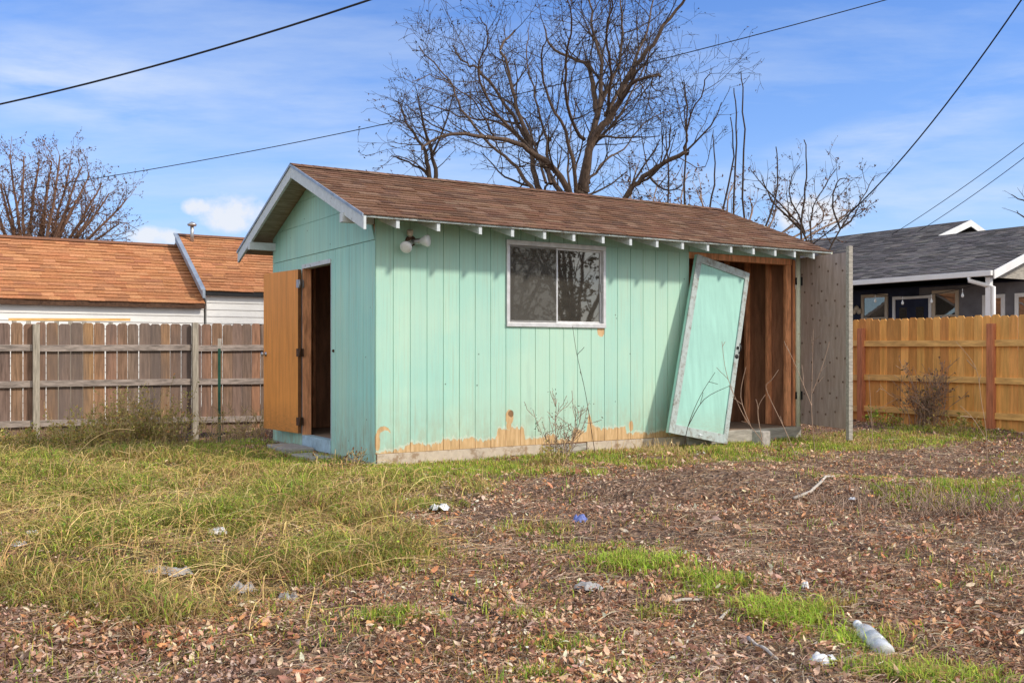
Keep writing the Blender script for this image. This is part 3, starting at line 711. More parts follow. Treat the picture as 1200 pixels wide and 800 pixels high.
# side fence on the right, runs along -V towards the viewer
o1 = P(1010, 413, 17.1); o1.z = 0
NEW = [(0.811, 0.419, 0.117), (0.752, 0.37, 0.104), (0.841, 0.459, 0.141), (0.673, 0.319, 0.094), (0.792, 0.419, 0.122)]
st = o1 + V * 5.0
fence('cedar_fence', 'honey coloured board fence with red stained posts on the right', st, A - R(90), 13.5, lambda x: .0, lambda x: 1.79 - .002 * x, .14, .006, (.13, .43, .76),
      [5.0 - 2.4, 5.0, 5.0 + 2.4, 5.0 + 4.8], M['board_new'], M['rail_new'], M['post_new'], NEW, 22, .10, .11, -.13)

# steel T post leaning by the back fence
p = P(257, 508, 15.5)
tp = thing('fence_stake', 'thin green steel T post standing in front of the brown fence', 'stake', (p.x, p.y, hz(p.x, p.y)))
m = MB(); m.box((-.022, -.004, -.1), (.022, .004, 1.52)); m.box((-.004, .0042, -.1), (.004, .032, 1.52)); m.build('stake_body', M['tpost'], tp)
m = MB(); m.box((-.023, -.005, 1.525), (.023, .034, 1.68)); m.build('stake_tip', M['bleached'], tp)
# slatted timber rack whose top shows over the back fence
p = P(10, 376, 16.6)
rk = thing('timber_rack', 'brown slatted timber rack just showing over the left fence top', 'rack', (p.x, p.y, 0), A)
m = MB(); m.beam((0, 0, 1.76), (1.95, 0, 1.79), .05, .045); m.build('top_rail', M['rail_new'], rk)
for k in range(9):
    m = MB(); m.box((.05 + k * .22, -.02, -.2), (.12 + k * .22, .02, 1.735)); m.build('slat', M['post_old'], rk)

# ================================================================== NEIGHBOURING BUILDINGS
def frame_at(name, label, cat, loc): return thing(name, label, cat, loc, A)
# white cottage on the left: local x along U, y along V
E0 = P(0, 413, 20.0); lb = frame_at('cottage', 'low white sided cottage with an orange shingle roof behind the left fence', 'house', (E0.x, E0.y, 0))
ORG = [(0.531, 0.24, 0.111), (0.496, 0.215, 0.099), (0.565, 0.265, 0.127), (0.462, 0.199, 0.091), (0.539, 0.248, 0.119), (0.428, 0.191, 0.095)]
for (x0, x1, ze, zr, seed) in ((-7, 4.12, 2.32, 3.84, 5), (4.13, 9, 2.62, 4.12, 6)):
    w = 2.6; ln = math.hypot(w, zr - ze); c_, s_ = w / ln, (zr - ze) / ln
    m = MB()
    for e, sg in ((0, 1), (2 * w, -1)):
        o = [(x0, e, ze), (x1, e, ze), (x1, w, zr), (x0, w, zr)]
        m.hexa([(a, b, c - .1) for a, b, c in o] + [(a, b, c - .006) for a, b, c in o])
    rf = m.build('roof', M['rail_old'], lb)
    m = MB(); shingles(m, (x0, -.03, ze - .018), (1, 0, 0), x1 - x0, (0, c_, s_), ln + .03, (0, -s_, c_), .165 if seed == 5 else .15, .36 if seed == 5 else .30, ORG, .016, .014, seed)
    shingles(m, (x0, 2 * w + .03, ze - .018), (1, 0, 0), x1 - x0, (0, -c_, s_), ln + .03, (0, s_, c_), .25, .8, ORG, .014, .012, seed + 20)
    m.build('shingle_field', M['shingle_orange'], rf)
    m = MB()
    for (q, zz) in ((w - .12, zr - .05), (w + .12, zr - .05)):
        m.face([(x0, w, zr + .04), (x1, w, zr + .04), (x1, q, zz + .02), (x0, q, zz + .02)], (.25, .12, .07))
    m.build('ridge_cap', M['shingle_orange'], rf)
    m = MB(); wy = .12 if seed == 5 else .11; h = .155; z = -.3; wx0 = x0 + (.02 if seed == 5 else .05)
    while z < ze - .12:
        t = min(z + h, ze - .1); m.hexa([(wx0, wy - .02, z), (x1, wy - .02, z), (x1, wy + .05, z), (wx0, wy + .05, z), (wx0, wy, t), (x1, wy, t), (x1, wy + .05, t), (wx0, wy + .05, t)]); z += h
    m.box((wx0, wy + .06, -.3), (x1, 2 * w - .4, ze - .05))
    m.build('wall', M['white_siding'], lb)
    m = MB(); m.box((x0, -.02, ze - .13), (x1, .02, ze - .025)); m.build('eave_board', M['rust'] if seed == 5 else M['iron'], lb)
m = MB(); z0, z1 = 2.62, 4.12; m.prism([(4.06, -.03, z0 - .005), (4.06, 2.6, z1 + .02), (4.06, 2.6, z1 - .16), (4.06, -.03, z0 - .19)], (.06, 0, 0)); m.build('rake_board', M['flash'], lb)
m = MB(); m.prism([(4.02, -.03, z0 + .02), (4.02, 2.6, z1 + .045), (4.02, 2.6, z1 + .015), (4.02, -.03, z0 - .01)], (.10, 0, 0)); m.build('roof_edge', M['flash'], lb)
m = MB(); m.tube([(4.08, .25, 2.2), (4.08, .25, -.3)], .05, 8); m.build('downspout', M['rust'], lb)
m = MB(); m.tube([(4.4, 2.3, 3.9), (4.4, 2.3, 4.36)], .045, 10); m.lathe((4.4, 2.3, 4.33), (0, 0, 1), [(0, .10), (.04, .12), (.08, .06), (.1, .02)], 10); m.build('vent_pipe', M['steel'], lb)
m = MB(); m.box((5.35, .06, 1.2), (6.2, .088, 1.86)); m.build('window_frame', M['iron'], lb)

# dark house on the right: local x along U, y along V, eave at x=0
E1 = P(1165, 413, 22.0); rb = frame_at('bungalow', 'navy bungalow with a charcoal shingle roof and white gutter beyond the right fence', 'house', (E1.x, E1.y, 0))
CH = [(0.151, 0.141, 0.143), (0.125, 0.117, 0.12), (0.194, 0.179, 0.177), (0.168, 0.16, 0.16), (0.227, 0.211, 0.197), (0.104, 0.097, 0.095)]
pt = .36
def gable_roof(xa, xr, za, y0, y1, seed, name='roof'):
    half = xr - xa; zr = za + pt * half; ln = math.hypot(half, pt * half); c_, s_ = half / ln, pt * half / ln
    m = MB()
    for e in (xa, 2 * xr - xa):
        o = [(e, y0, za), (e, y1, za), (xr, y1, zr), (xr, y0, zr)]
        m.hexa([(a, b, c - .14) for a, b, c in o] + [(a, b, c - .006) for a, b, c in o])
    rf = m.build(name, M['dark_room'], rb)
    m = MB(); shingles(m, (xa - .03, y0, za - .01), (0, 1, 0), y1 - y0, (c_, 0, s_), ln + .03, (-s_, 0, c_), .14, .33, CH, .012, .008, seed)
    shingles(m, (2 * xr - xa + .03, y0, za - .01), (0, 1, 0), y1 - y0, (-c_, 0, s_), ln + .03, (s_, 0, c_), .3, 1.0, CH, .012, .008, seed + 1)
    m.build('shingle_field', M['shingle_dark'], rf)
    for e, sg in ((xa - .03, 1), (2 * xr - xa + .03, -1)):
        m = MB(); m.prism([(e, y0 - .03, za - .01), (xr, y0 - .03, zr + .005), (xr, y0 - .03, zr - .19), (e, y0 - .03, za - .20)], (0, .028, 0)); m.build('rake_board', M['white_trim'], rf)
    m = MB(); m.prism([(xa + .2, y0 + .35, za - .12), (2 * xr - xa - .2, y0 + .35, za - .12), (xr, y0 + .35, zr - .2)], (0, .06, 0)); m.build('gable_panel', M['sill_wood'] if seed == 31 else M['dark_room'], rf)
    return rf
gable_roof(0, 4.0, 3.05, 0, 17, 31)
gable_roof(3.0, 6.5, 5.18 - pt * 3.5, 4.81, 17, 41)
m = MB(); m.box((-.13, .0, 2.92), (-.035, 17, 3.04)); m.build('gutter', M['white_trim'], rb, .01)
m = MB(); m.tube([(-.08, .55, 2.93), (-.08, .55, 2.84), (.02, .2, 2.72), (.1, .08, 2.68), (.1, .08, .2)], .05, 8); m.build('downspout', M['white_trim'], rb)
m = MB(); m.box((.03, .12, .2), (.14, .23, 2.9)); m.build('porch_post', M['white_trim'], rb)
m = MB(); m.box((1.95, .4, 0), (2.0, 3.3, 2.9)); m.build('wall', M['slate'], rb)
m = MB(); m.box((1.95, 3.302, 0), (2.0, 17, 2.9)); m.box((2.01, .5, 0), (7.5, 17, 2.95)); m.build('wall', M['navy'], rb)
m = MB(); m.box((0, .0, .05), (2, 17, .22)); m.build('porch_floor', M['concrete'], rb)
def wy(px):                                     # where a sight line meets the porch wall
    r_ = (px - 600) / 1150; bx = E1 + U * 1.95
    return (bx.x - r_ * bx.y) / (r_ * V.y - V.x)
for (pa, pb, tr) in ((1010, 1041, 'tan_trim'), (1093, 1124, 'tan_trim'), (1152, 1178, 'white_trim'), (1190, 1215, 'white_trim')):
    ya, yb = wy(pb), wy(pa); m = MB(); z0, z1 = 1.25, 2.80 if tr == 'tan_trim' else 2.62; t = .09
    m.box((1.91, ya, z1 - t), (1.948, yb, z1)); m.box((1.91, ya, z0), (1.948, yb, z0 + t)); m.box((1.91, ya, z0 + t + .001), (1.948, ya + t, z1 - t - .001)); m.box((1.91, yb - t, z0 + t + .001), (1.948, yb, z1 - t - .001))
    wd = m.build('window', M[tr], rb)
    m = MB(); m.face([(1.93, ya + t, z0 + t), (1.93, yb - t, z0 + t), (1.93, yb - t, z1 - t), (1.93, ya + t, z1 - t)]); m.build('pane', M['glass'], wd)
    m = MB(); m.box((1.922, ya + t, (z0 + z1) / 2 + .1), (1.9285, yb - t, (z0 + z1) / 2 + .14)); m.build('window_frame', M[tr], wd)
ya, yb = wy(1092.5), wy(1047); m = MB(); t = .08
m.box((1.90, ya, 2.62), (1.948, yb, 2.70)); m.box((1.90, ya, .2), (1.948, ya + t, 2.619)); m.box((1.90, yb - t, .2), (1.948, yb, 2.619)); fd = m.build('door', M['white_trim'], rb)
m = MB(); m.box((1.925, ya + t, .2), (1.946, yb - t, 2.619)); m.build('door_panel', M['navy'], fd)
for k in (0, 1):
    m = MB(); w_ = (yb - ya - 2 * t) / 2; a = ya + t + k * w_; m.face([(1.922, a + .15, 1.3), (1.922, a + w_ - .12, 1.3), (1.922, a + w_ - .12, 2.4), (1.922, a + .15, 2.4)]); m.build('pane', M['glass'], fd)
def sag(a, b, s, n=14): a, b = Vector(a), Vector(b); return [a.lerp(b, i / n) - Vector((0, 0, s * 4 * (i / n) * (1 - i / n))) for i in range(n + 1)]
m = MB(); pts = sag((.1, .3, 2.8), (.3, 4.2, 2.86), .25); m.tube(pts, .008, 4)
sl = m.build('string_light', M['cord'], rb)
for k in (2, 5, 8, 11):
    q = pts[k]; m = MB(); m.tube([q, q - Vector((0, 0, .10))], .008, 4); m.lathe(q - Vector((0, 0, .10)), (0, 0, -1), [(0, .015), (.03, .02), (.06, .034), (.09, .03), (.11, .012)], 10); m.build('bulb', M['lamp'], sl)
m = MB()
for k in range(3):
    m.lathe((1.90, wy(1003 + k * 3), 2.35 + .08 * (k % 2)), (-1, 0, 0), [(0, .05), (.04, .09), (.06, .03)], 8)
m.build('wall_ornament', M['tan_trim'], rb)

# ================================================================== TREES
def polygrow(r, p, d, length, rad, steps, jitter, up, taper=.45):
    pts = [p.copy()]; rads = [rad]; d = d.normalized()
    for i in range(steps):
        d = (d + Vector((r.gauss(0, jitter), r.gauss(0, jitter), r.gauss(0, jitter) + up))).normalized()
        p = p + d * (length / steps); pts.append(p.copy()); rads.append(max(.0035, rad * (1 - (1 - taper) * (i + 1) / steps)))
    return pts, rads
def side_dir(r, d, ang):
    a = d.orthogonal().normalized(); a.rotate(Matrix.Rotation(r.uniform(0, 2 * math.pi), 3, d)); return (d * math.cos(ang) + a * math.sin(ang)).normalized()
def sprout(r, out, pts, rads, level, spec):
    """children along a limb; out collects (points, radii, level)"""
    if level >= len(spec): return
    den, l0, l1, jit_, up, start = spec[level]
    total = sum((b - a).length for a, b in zip(pts, pts[1:])); n = max(1, int(total * den * r.uniform(.8, 1.2)))
    for k in range(n):
        t = start + (1 - start) * ((k + r.random()) / n); t = min(t, .999); f = t * (len(pts) - 1); i = int(f)
        p = pts[i].lerp(pts[i + 1], f - i); d = (pts[i + 1] - pts[i]).normalized(); rad = rads[i] + (rads[i + 1] - rads[i]) * (f - i)
        nd = side_dir(r, d, r.uniform(.45, 1.15)); ln = r.uniform(l0, l1) * (1 - .35 * t)
        cp, cr = polygrow(r, p, nd, ln, max(.004, min(rad * .6, ln * .017 + .004)), max(3, int(ln / .22) if level < 2 else 3), jit_, up, .35)
        out.append((cp, cr, level + 1)); sprout(r, out, cp, cr, level + 1, spec)
def tube_set(items, mb):
    for pts, rads, lv in items:
        mb.tube(pts, rads, 8 if rads[0] > .08 else 5 if rads[0] > .025 else 3, cap=False)
def smooth_line(pts, sub=4):
    out = []
    for i in range(len(pts) - 1):
        p0, p1, p2, p3 = pts[max(i - 1, 0)], pts[i], pts[i + 1], pts[min(i + 2, len(pts) - 1)]
        for k in range(sub):
            t = k / sub; out.append(.5 * ((2 * p1) + (p2 - p0) * t + (2 * p0 - 5 * p1 + 4 * p2 - p3) * t * t + (3 * p1 - p0 - 3 * p2 + p3) * t ** 3))
    return out + [pts[-1]]
def leaf_specks(r, items, n, size, cols):
    tips = [it for it in items if it[2] >= 2]; v = []; c = []
    for _ in range(n):
        pts = r.choice(tips)[0]; i = r.randrange(1, len(pts)); q = pts[i] + Vector((r.gauss(0, .02), r.gauss(0, .02), r.gauss(0, .02)))
        a = Vector((r.gauss(0, 1), r.gauss(0, 1), r.gauss(0, 1))).normalized(); b = side_dir(r, a, math.pi / 2); s = size * r.uniform(.5, 1.3)
        v += [q - a * s, q + b * s * .45, q + a * s, q - b * s * .45]; k = jit(r.choice(cols), .3, r); c += [k] * 4
    v = np.array([tuple(x) for x in v]); return v, np.arange(len(v)).reshape(-1, 4), np.array(c)

# the big bare tree behind the shed
TY = 22.0; T0 = P(690, 300, TY); T0.z = 0
big = thing('bare_tree', 'large spreading leafless tree with a forked trunk right behind the shed roof', 'tree', (T0.x, T0.y, -.2))
base = Vector(big.location)
def tp(cx, cy, dy=0): return P(430 + cx / 2, cy / 2, TY + dy) - base
r = random.Random(31)
limbs = [  # (points in the survey, start radius, end radius)
    ([(500, 900), (502, 640), (505, 500), (507, 440)], .42, .30, 0),
    ([(507, 450), (530, 330), (580, 260), (610, 190), (640, 140), (700, 60), (745, -5), (765, -50)], .20, .035, -.6),
    ([(560, 290), (610, 215), (650, 180), (686, 178)], .11, .05, -1.2),
    ([(500, 460), (520, 350), (540, 270), (530, 200), (508, 150), (440, 120), (415, 60)], .22, .03, .8),
    ([(540, 275), (548, 150), (527, 50), (520, -30)], .12, .03, .2),
    ([(545, 250), (590, 150), (600, 60), (588, -30)], .10, .03, 1.2),
    ([(560, 270), (640, 120), (665, 40), (680, -40)], .09, .025, 1.8),
    ([(490, 480), (440, 400), (380, 352), (310, 326), (230, 316), (150, 330), (130, 352)], .16, .035, -1.6),
    ([(470, 520), (400, 440), (385, 350), (350, 250), (332, 170), (318, 110), (345, 72)], .16, .04, 1.4),
    ([(490, 500), (455, 450), (400, 370), (340, 270), (272, 172), (232, 150), (200, 112)], .15, .03, 2.2),
    ([(440, 500), (385, 440), (350, 390), (290, 340), (222, 255), (195, 190), (120, 112)], .12, .025, .6),
    ([(495, 480), (475, 340), (430, 240), (408, 150), (420, 90)], .10, .025, -1.0),
    ([(540, 560), (600, 465), (650, 415), (700, 378), (750, 356)], .14, .085, -.8),
    ([(745, 358), (752, 290), (790, 205), (802, 168)], .06, .015, -.8), ([(750, 320), (748, 240), (742, 190)], .04, .012, -.8),
    ([(520, 430), (560, 372), (600, 350), (650, 290), (720, 255)], .07, .015, 1.5),
    ([(480, 470), (470, 380), (480, 300), (490, 230)], .07, .02, 2.2),
    ([(420, 430), (380, 300), (330, 240), (250, 215), (180, 230)], .07, .015, 2.6),
    ([(300, 325), (285, 300), (240, 230), (160, 180), (110, 190)], .05, .012, -1.9),
    ([(525, 340), (580, 290), (612, 230), (660, 130), (690, 60)], .08, .02, 2.4), ([(505, 330), (470, 250), (465, 150), (480, 60), (470, 0)], .09, .02, -2.2),
    ([(560, 270), (575, 180), (560, 90), (575, 10), (570, -40)], .08, .02, -2.0), ([(385, 350), (300, 260), (262, 170), (285, 90), (265, 40)], .08, .018, -1.2),
    ([(430, 430), (420, 330), (395, 230), (375, 130), (380, 60)], .09, .018, 3.0), ([(400, 370), (310, 290), (215, 270), (130, 240), (90, 250)], .07, .015, 3.2), 
    ([(690, 385), (690, 290), (655, 240)], .035, .012, -.9), ([(660, 410), (640, 300), (645, 270)], .03, .01, -.8), ([(720, 365), (790, 390), (810, 300)], .03, .01, -.7),
]
items = []
for pts, ra, rb_, dy in limbs:
    n_ = len(pts); q = smooth_line([tp(x, y, dy * (i / (n_ - 1)) * 1.6) for i, (x, y) in enumerate(pts)])
    q = [a + Vector((r.gauss(0, .02), r.gauss(0, .03), r.gauss(0, .02))) for a in q]
    rr_ = [.54 * (ra + (rb_ - ra) * (i / (len(q) - 1)) ** .7) for i in range(len(q))]
    items.append((q, rr_, 0))
twigs = []
SPEC = [(2.4, .7, 2.1, .13, .12, .12), (3.8, .45, 1.25, .16, .09, .1), (4.6, .2, .65, .18, .05, .1), (2.0, .1, .3, .2, .03, .2)]
for q, rr_, _ in items[1:]: sprout(r, twigs, q, rr_, 0, SPEC)
m = MB(); tube_set(items, m); m.build('trunk', M['bark'], big)
m = MB(); tube_set(twigs, m); m.build('crown', M['bark_dark'], big)
v, f, c = leaf_specks(r, twigs, 4200, .030, [(.05, .035, .025), (.09, .055, .03), (.03, .025, .02)]); bulk('old_leaves', v, f, c, M['leaf'], big)

def bare_tree(name, label, base, stems, spec, leaves=0, seed=1, bark='bark_dark', group=None, lsize=.035, lcol=((.16, .075, .04), (.22, .11, .06), (.1, .06, .035))):
    r = random.Random(seed); t = thing(name, label, 'tree', base, 0, group); it = []; tw = []; base = Vector(base)
    for pts, ra, rb_ in stems:
        q = smooth_line([Vector(p) - base for p in pts]); q = [a + Vector((r.gauss(0, .015), r.gauss(0, .02), r.gauss(0, .015))) for a in q]
        rr_ = [ra + (rb_ - ra) * i / (len(q) - 1) for i in range(len(q))]; it.append((q, rr_, 0)); sprout(r, tw, q, rr_, 0, spec)
    m = MB(); tube_set(it, m); m.build('trunk', M[bark], t)
    if tw: m = MB(); tube_set(tw, m); m.build('crown', M[bark], t)
    if leaves and tw: v, f, c = leaf_specks(r, tw, leaves, lsize, list(lcol)); bulk('old_leaves', v, f, c, M['leaf'], t)
    return t
# tree over the cottage
TYL = 33.0; stems = []; r = random.Random(3)
for x0, x1, yt in ((20, -20, 178), (30, 12, 182), (34, 45, 186), (40, 70, 182), (48, 95, 196), (52, 120, 215), (58, 150, 232), (44, 60, 190), (26, -5, 200), (55, 140, 262), (50, 105, 205), (46, 82, 192), (36, 28, 184), (54, 128, 228), (38, 55, 215), (40, 85, 225), (24, 5, 215), (52, 112, 240)):
    d = r.uniform(-1.5, 1.5); stems.append(([P(42, 420, TYL), P(42 + (x0 - 42) * .7, 330, TYL + d * .3), P((x0 + x1) / 2 + r.uniform(-5, 5), 262 + (yt - 180) * .35, TYL + d * .7), P(x1, yt, TYL + d)], .11, .02))
stems.insert(0, ([P(42, 470, TYL), P(42, 415, TYL)], .3, .2))
bl = P(42, 470, TYL); bl.z = -.3
bare_tree('bushy_tree', 'leafless tree with brown clinging leaves above the orange cottage roof', bl, stems, [(3.4, .7, 1.7, .16, .12, .15), (4.2, .35, .9, .18, .08, .1), (3.6, .15, .45, .2, .04, .2)], 16000, 5, 'bark_rust', lsize=.036)
# small twin stemmed tree left of the big one
TYs = 27.0; bs = P(508, 300, TYs); bs.z = -.2
bare_tree('thin_tree', 'small thin leafless tree with two stems left of the big bare tree', bs,
          [([P(508, 420, TYs), P(506, 250, TYs), P(502, 205, TYs), P(498, 178, TYs), P(480, 150, TYs + .5), P(468, 120, TYs + .8)], .10, .015), ([P(508, 260, TYs), P(511, 205, TYs), P(505, 180, TYs), P(495, 140, TYs - .5), P(490, 110, TYs - .6)], .08, .015),
           ([P(502, 205, TYs), P(478, 190, TYs), P(458, 182, TYs + .6)], .04, .012), ([P(505, 185, TYs), P(520, 150, TYs), P(532, 110, TYs)], .04, .012)],
          [(2.6, .5, 1.5, .16, .06, .3), (3.6, .25, .8, .18, .04, .1), (4, .1, .4, .2, .02, .1)], 500, 8)
# suckers and scrub behind the right half of the roof
TYr = 25.0; sk = []
for x0, x1, yt in ((836, 857, 138), (860, 861, 103), (872, 870, 85), (801, 803, 95), (784, 781, 150), (826, 836, 158), (884, 910, 173), (935, 944, 163)):
    y0 = 330; sk.append(([P(x0, y0, TYr), P(x0 + (x1 - x0) * .45, (y0 * .6 + yt * .4), TYr), P(x1 + 2, yt + 45, TYr), P(x1 - 1, yt, TYr)], .034, .013))
bq = P(866, 340, TYr); bq.z = -.2
bare_tree('sucker_tree', 'clump of tall straight bare shoots rising behind the middle of the shed roof', bq, sk, [(.25, .2, .5, .1, .1, .5)], 0, 12, 'bark_dark')
TYq = 28.0; bq = P(950, 340, TYq); bq.z = -.2
st2 = [([P(955, 330, TYq), P(940, 270, TYq), P(915, 240, TYq), P(893, 215, TYq), P(880, 200, TYq)], .035, .010), ([P(955, 330, TYq), P(950, 260, TYq), P(960, 230, TYq), P(980, 198, TYq)], .03, .009),
       ([P(945, 275, TYq), P(925, 225, TYq), P(932, 195, TYq)], .03, .009), ([P(955, 330, TYq), P(985, 268, TYq), P(1010, 232, TYq), P(1025, 205, TYq)], .03, .009),
       ([P(985, 268, TYq), P(975, 235, TYq), P(985, 210, TYq), P(1000, 212, TYq)], .03, .009), ([P(985, 268, TYq), P(1000, 255, TYq), P(1008, 240, TYq)], .04, .01), ([P(940, 270, TYq), P(905, 235, TYq), P(892, 205, TYq)], .04, .01)]
bare_tree('scrub_tree', 'low crooked bare tree between the shed roof end and the dark roof', bq, st2, [(2.8, .4, 1.3, .16, .12, .2), (3.4, .2, .7, .2, .07, .1), (2.0, .1, .3, .2, .05, .1)], 500, 14, 'bark_dark')
TYm = 30.0; bq = P(800, 340, TYm); bq.z = -.2; st3 = []; r = random.Random(8)
for k in range(10):
    x = 745 + k * 27 + r.uniform(-6, 6); st3.append(([P(860, 345, TYm), P((x + 860) / 2, 290, TYm), P(x, 240 + k * 2 + r.uniform(-10, 10), TYm + r.uniform(-1, 1)), P(x + r.uniform(-10, 10), 205 + k * 4 + r.uniform(-12, 14), TYm)], .05, .012))
bare_tree('thicket_tree', 'thin twiggy thicket with reddish leaves low behind the shed roof', bq, st3, [(3.0, .5, 1.5, .16, .10, .3), (3.6, .25, .8, .2, .06, .1), (2.5, .1, .4, .2, .03, .1)], 2200, 16, 'bark_pale', lsize=.045)
TYe = 30.0; bq = P(1225, 330, TYe); bq.z = -.2
bare_tree('edge_tree', 'bare twigs reaching in over the dark roof at the right picture edge', bq, [([P(1240, 330, TYe), P(1225, 270, TYe), P(1205, 240, TYe), P(1185, 228, TYe)], .06, .01), ([P(1230, 300, TYe), P(1225, 240, TYe), P(1210, 210, TYe)], .06, .01), ([P(1225, 270, TYe), P(1200, 255, TYe), P(1190, 247, TYe)], .04, .008)],
          [(2, .3, .9, .18, .05, .3), (3, .15, .5, .2, .03, .1)], 0, 18, 'bark_dark')
# trees on the far side of the neighbour's lot, mirrored in the shed window
for k, (x, y, h, sd, lab) in enumerate(((27, 1.0, 8.0, 41, 'forked bare tree mirrored in the right half of the shed window'), (33, 6.5, 9.5, 42, 'dense brown tree mirrored in the left half of the shed window'), (32, -4.5, 9.0, 43, 'tall twiggy tree standing off to the right, mirrored in the window'))):
    r = random.Random(sd); st_ = []; b = Vector((x, y, -.1))
    for j in range(9):
        a = r.uniform(0, 6.28); w = r.uniform(.8, 3.2); st_.append(([b, b + Vector((math.cos(a) * w * .15, math.sin(a) * w * .15, h * .25)), b + Vector((math.cos(a) * w * .6, math.sin(a) * w * .6, h * .6)), b + Vector((math.cos(a) * w, math.sin(a) * w, h * r.uniform(.75, 1)))], .16, .02))
    bare_tree('yard_tree', lab, b, st_, [(1.3, .9, 2.4, .16, .05, .2), (2.2, .5, 1.3, .18, .03, .1), (2.0, .3, .7, .2, .02, .1)], (26000 if k else 15000), sd, 'bark', lsize=.055, lcol=((.15, .12, .07), (.20, .15, .09), (.11, .095, .055)))

# ================================================================== POWER LINES
def line(label, a, b, s, rad, n=24):
    m = MB(); o = Vector(a); pts = [q - o for q in sag(a, b, s, n)]; m.tube(pts, rad, 5); ob = m.build('power_line', M['cord']); ob.location = o; tag(ob, label, 'cable')
line('thick black cable slanting across the top left corner of the sky', P(-260, 166, 17), P(620, -66, 12), .35, .015)
line('long thin cable sagging from the left edge past the big tree', P(-200, 248, 24), P(1250, -60, 15), .60, .009, 40)
line('dark cable dropping steeply from the top right corner behind the shed roof', P(1270, -110, 13), P(930, 300, 24), .62, .013)
line('higher of two thin parallel cables over the charcoal roof on the right', P(1300, 90, 20), P(1045, 275, 30), .12, .009)
line('lower of two thin parallel cables over the charcoal roof on the right', P(1300, 106, 20), P(1075, 272, 30), .12, .009)

# ================================================================== GROUND
def axis(lo, a, b, hi, step):
    return np.concatenate([np.linspace(lo, a, 14, endpoint=False), np.arange(a, b, step), np.geomspace(b, hi, 14)])
xs = np.concatenate([-np.geomspace(16, 400, 14)[::-1], np.arange(-15.9, 16, .11), np.geomspace(16.1, 400, 14)])
ys = np.concatenate([np.linspace(-60, 1.4, 10), np.arange(1.5, 22, .11), np.geomspace(22.1, 600, 16)])
gx, gy = np.meshgrid(xs, ys); gz = height(gx, gy)

# where grass and weeds grow
def poly_mask(pts, x, y, soft=.35):
    pts = [G(*p) for p in pts]; x = np.asarray(x, float); y = np.asarray(y, float)
    inside = np.zeros(x.shape, bool); dist = np.full(x.shape, 1e9)
    for (x0, y0), (x1, y1) in zip(pts, pts[1:] + pts[:1]):
        c = ((y0 > y) != (y1 > y)) & (x < (x1 - x0) * (y - y0) / (y1 - y0 + 1e-12) + x0); inside ^= c
        t = np.clip(((x - x0) * (x1 - x0) + (y - y0) * (y1 - y0)) / ((x1 - x0) ** 2 + (y1 - y0) ** 2 + 1e-12), 0, 1)
        dist = np.minimum(dist, np.hypot(x - x0 - t * (x1 - x0), y - y0 - t * (y1 - y0)))
    sd = np.where(inside, dist, -dist)
    return sd
def ell(x, y, px, py, rx, ry):
    cx, cy = G(px, py); return np.exp(-(((x - cx) / rx) ** 2 + ((y - cy) / ry) ** 2) ** 1.5)
WEED = [(-500, 508), (60, 512), (330, 545), (440, 560), (590, 566), (560, 582), (470, 606), (470, 640), (360, 680), (300, 715), (140, 712), (-40, 715), (-900, 715)]
def weed_d(x, y):
    s = poly_mask(WEED, x, y) + (fbm(x, y, .9, 11) - .5) * 1.5 + (fbm(x, y, .25, 12) - .5) * .8
    return sstep(-.25, .55, s) * (1 - .9 * ell(x, y, 30, 549, 1.2, .45)) * (1 - .6 * ell(x, y, 380, 625, .5, .25))
PATCH = [(745, 657, .24, .17, .9), (700, 632, .35, .16, .35), (930, 715, .26, .14, 1), (1000, 742, .18, .10, .7), (835, 682, .22, .14, .6), (640, 615, .4, .2, .28), (1100, 788, .3, .1, .7), (1060, 776, .2, .1, .5),
         (1060, 566, 1.1, .45, 1), (1160, 586, .8, .4, 1), (980, 565, .5, .3, .35), (470, 733, .2, .1, .35), (620, 726, .1, .06, .5), (660, 760, .16, .08, .35), (555, 700, .2, .1, .25), (680, 795, .2, .07, .6), (520, 650, .3, .2, .25), (760, 715, .15, .08, .3)]
def lawn_d(x, y):
    u, v = suv(x, y); g = np.zeros(np.shape(x))
    front_ = sstep(-2.1, -.9, v + (fbm(x, y, .8, 21) - .5) * 1.3) * sstep(.15, -.05, v) * sstep(-1.6, -.6, u) * sstep(7.6, 6.6, u)
    g = np.maximum(g, front_ * .9)
    left = sstep(.2, -.4, u) * sstep(-.6, .6, v) * sstep(7.0, 6.4, v); g = np.maximum(g, left * .85)
    right = sstep(6.6, 7.2, u) * sstep(-1.6, -1.0, v + (fbm(x, y, 1.0, 22) - .5) * 1.4) * sstep(.6, -.2, v + (fbm(x, y, 1.2, 25) - .5)); g = np.maximum(g, right * .75)
    far_r = sstep(9.2, 9.6, u); g = g * (1 - .7 * far_r)
    for a in PATCH: g = np.maximum(g, a[4] * ell(x, y, *a[:4]))
    return g * sstep(.40, .62, fbm(x, y, .28, 23) + .12 * g + .02)
def in_shed(x, y):
    u, v = suv(x, y); return (u > -.02) & (u < L + .05) & (v > -.01) & (v < D)

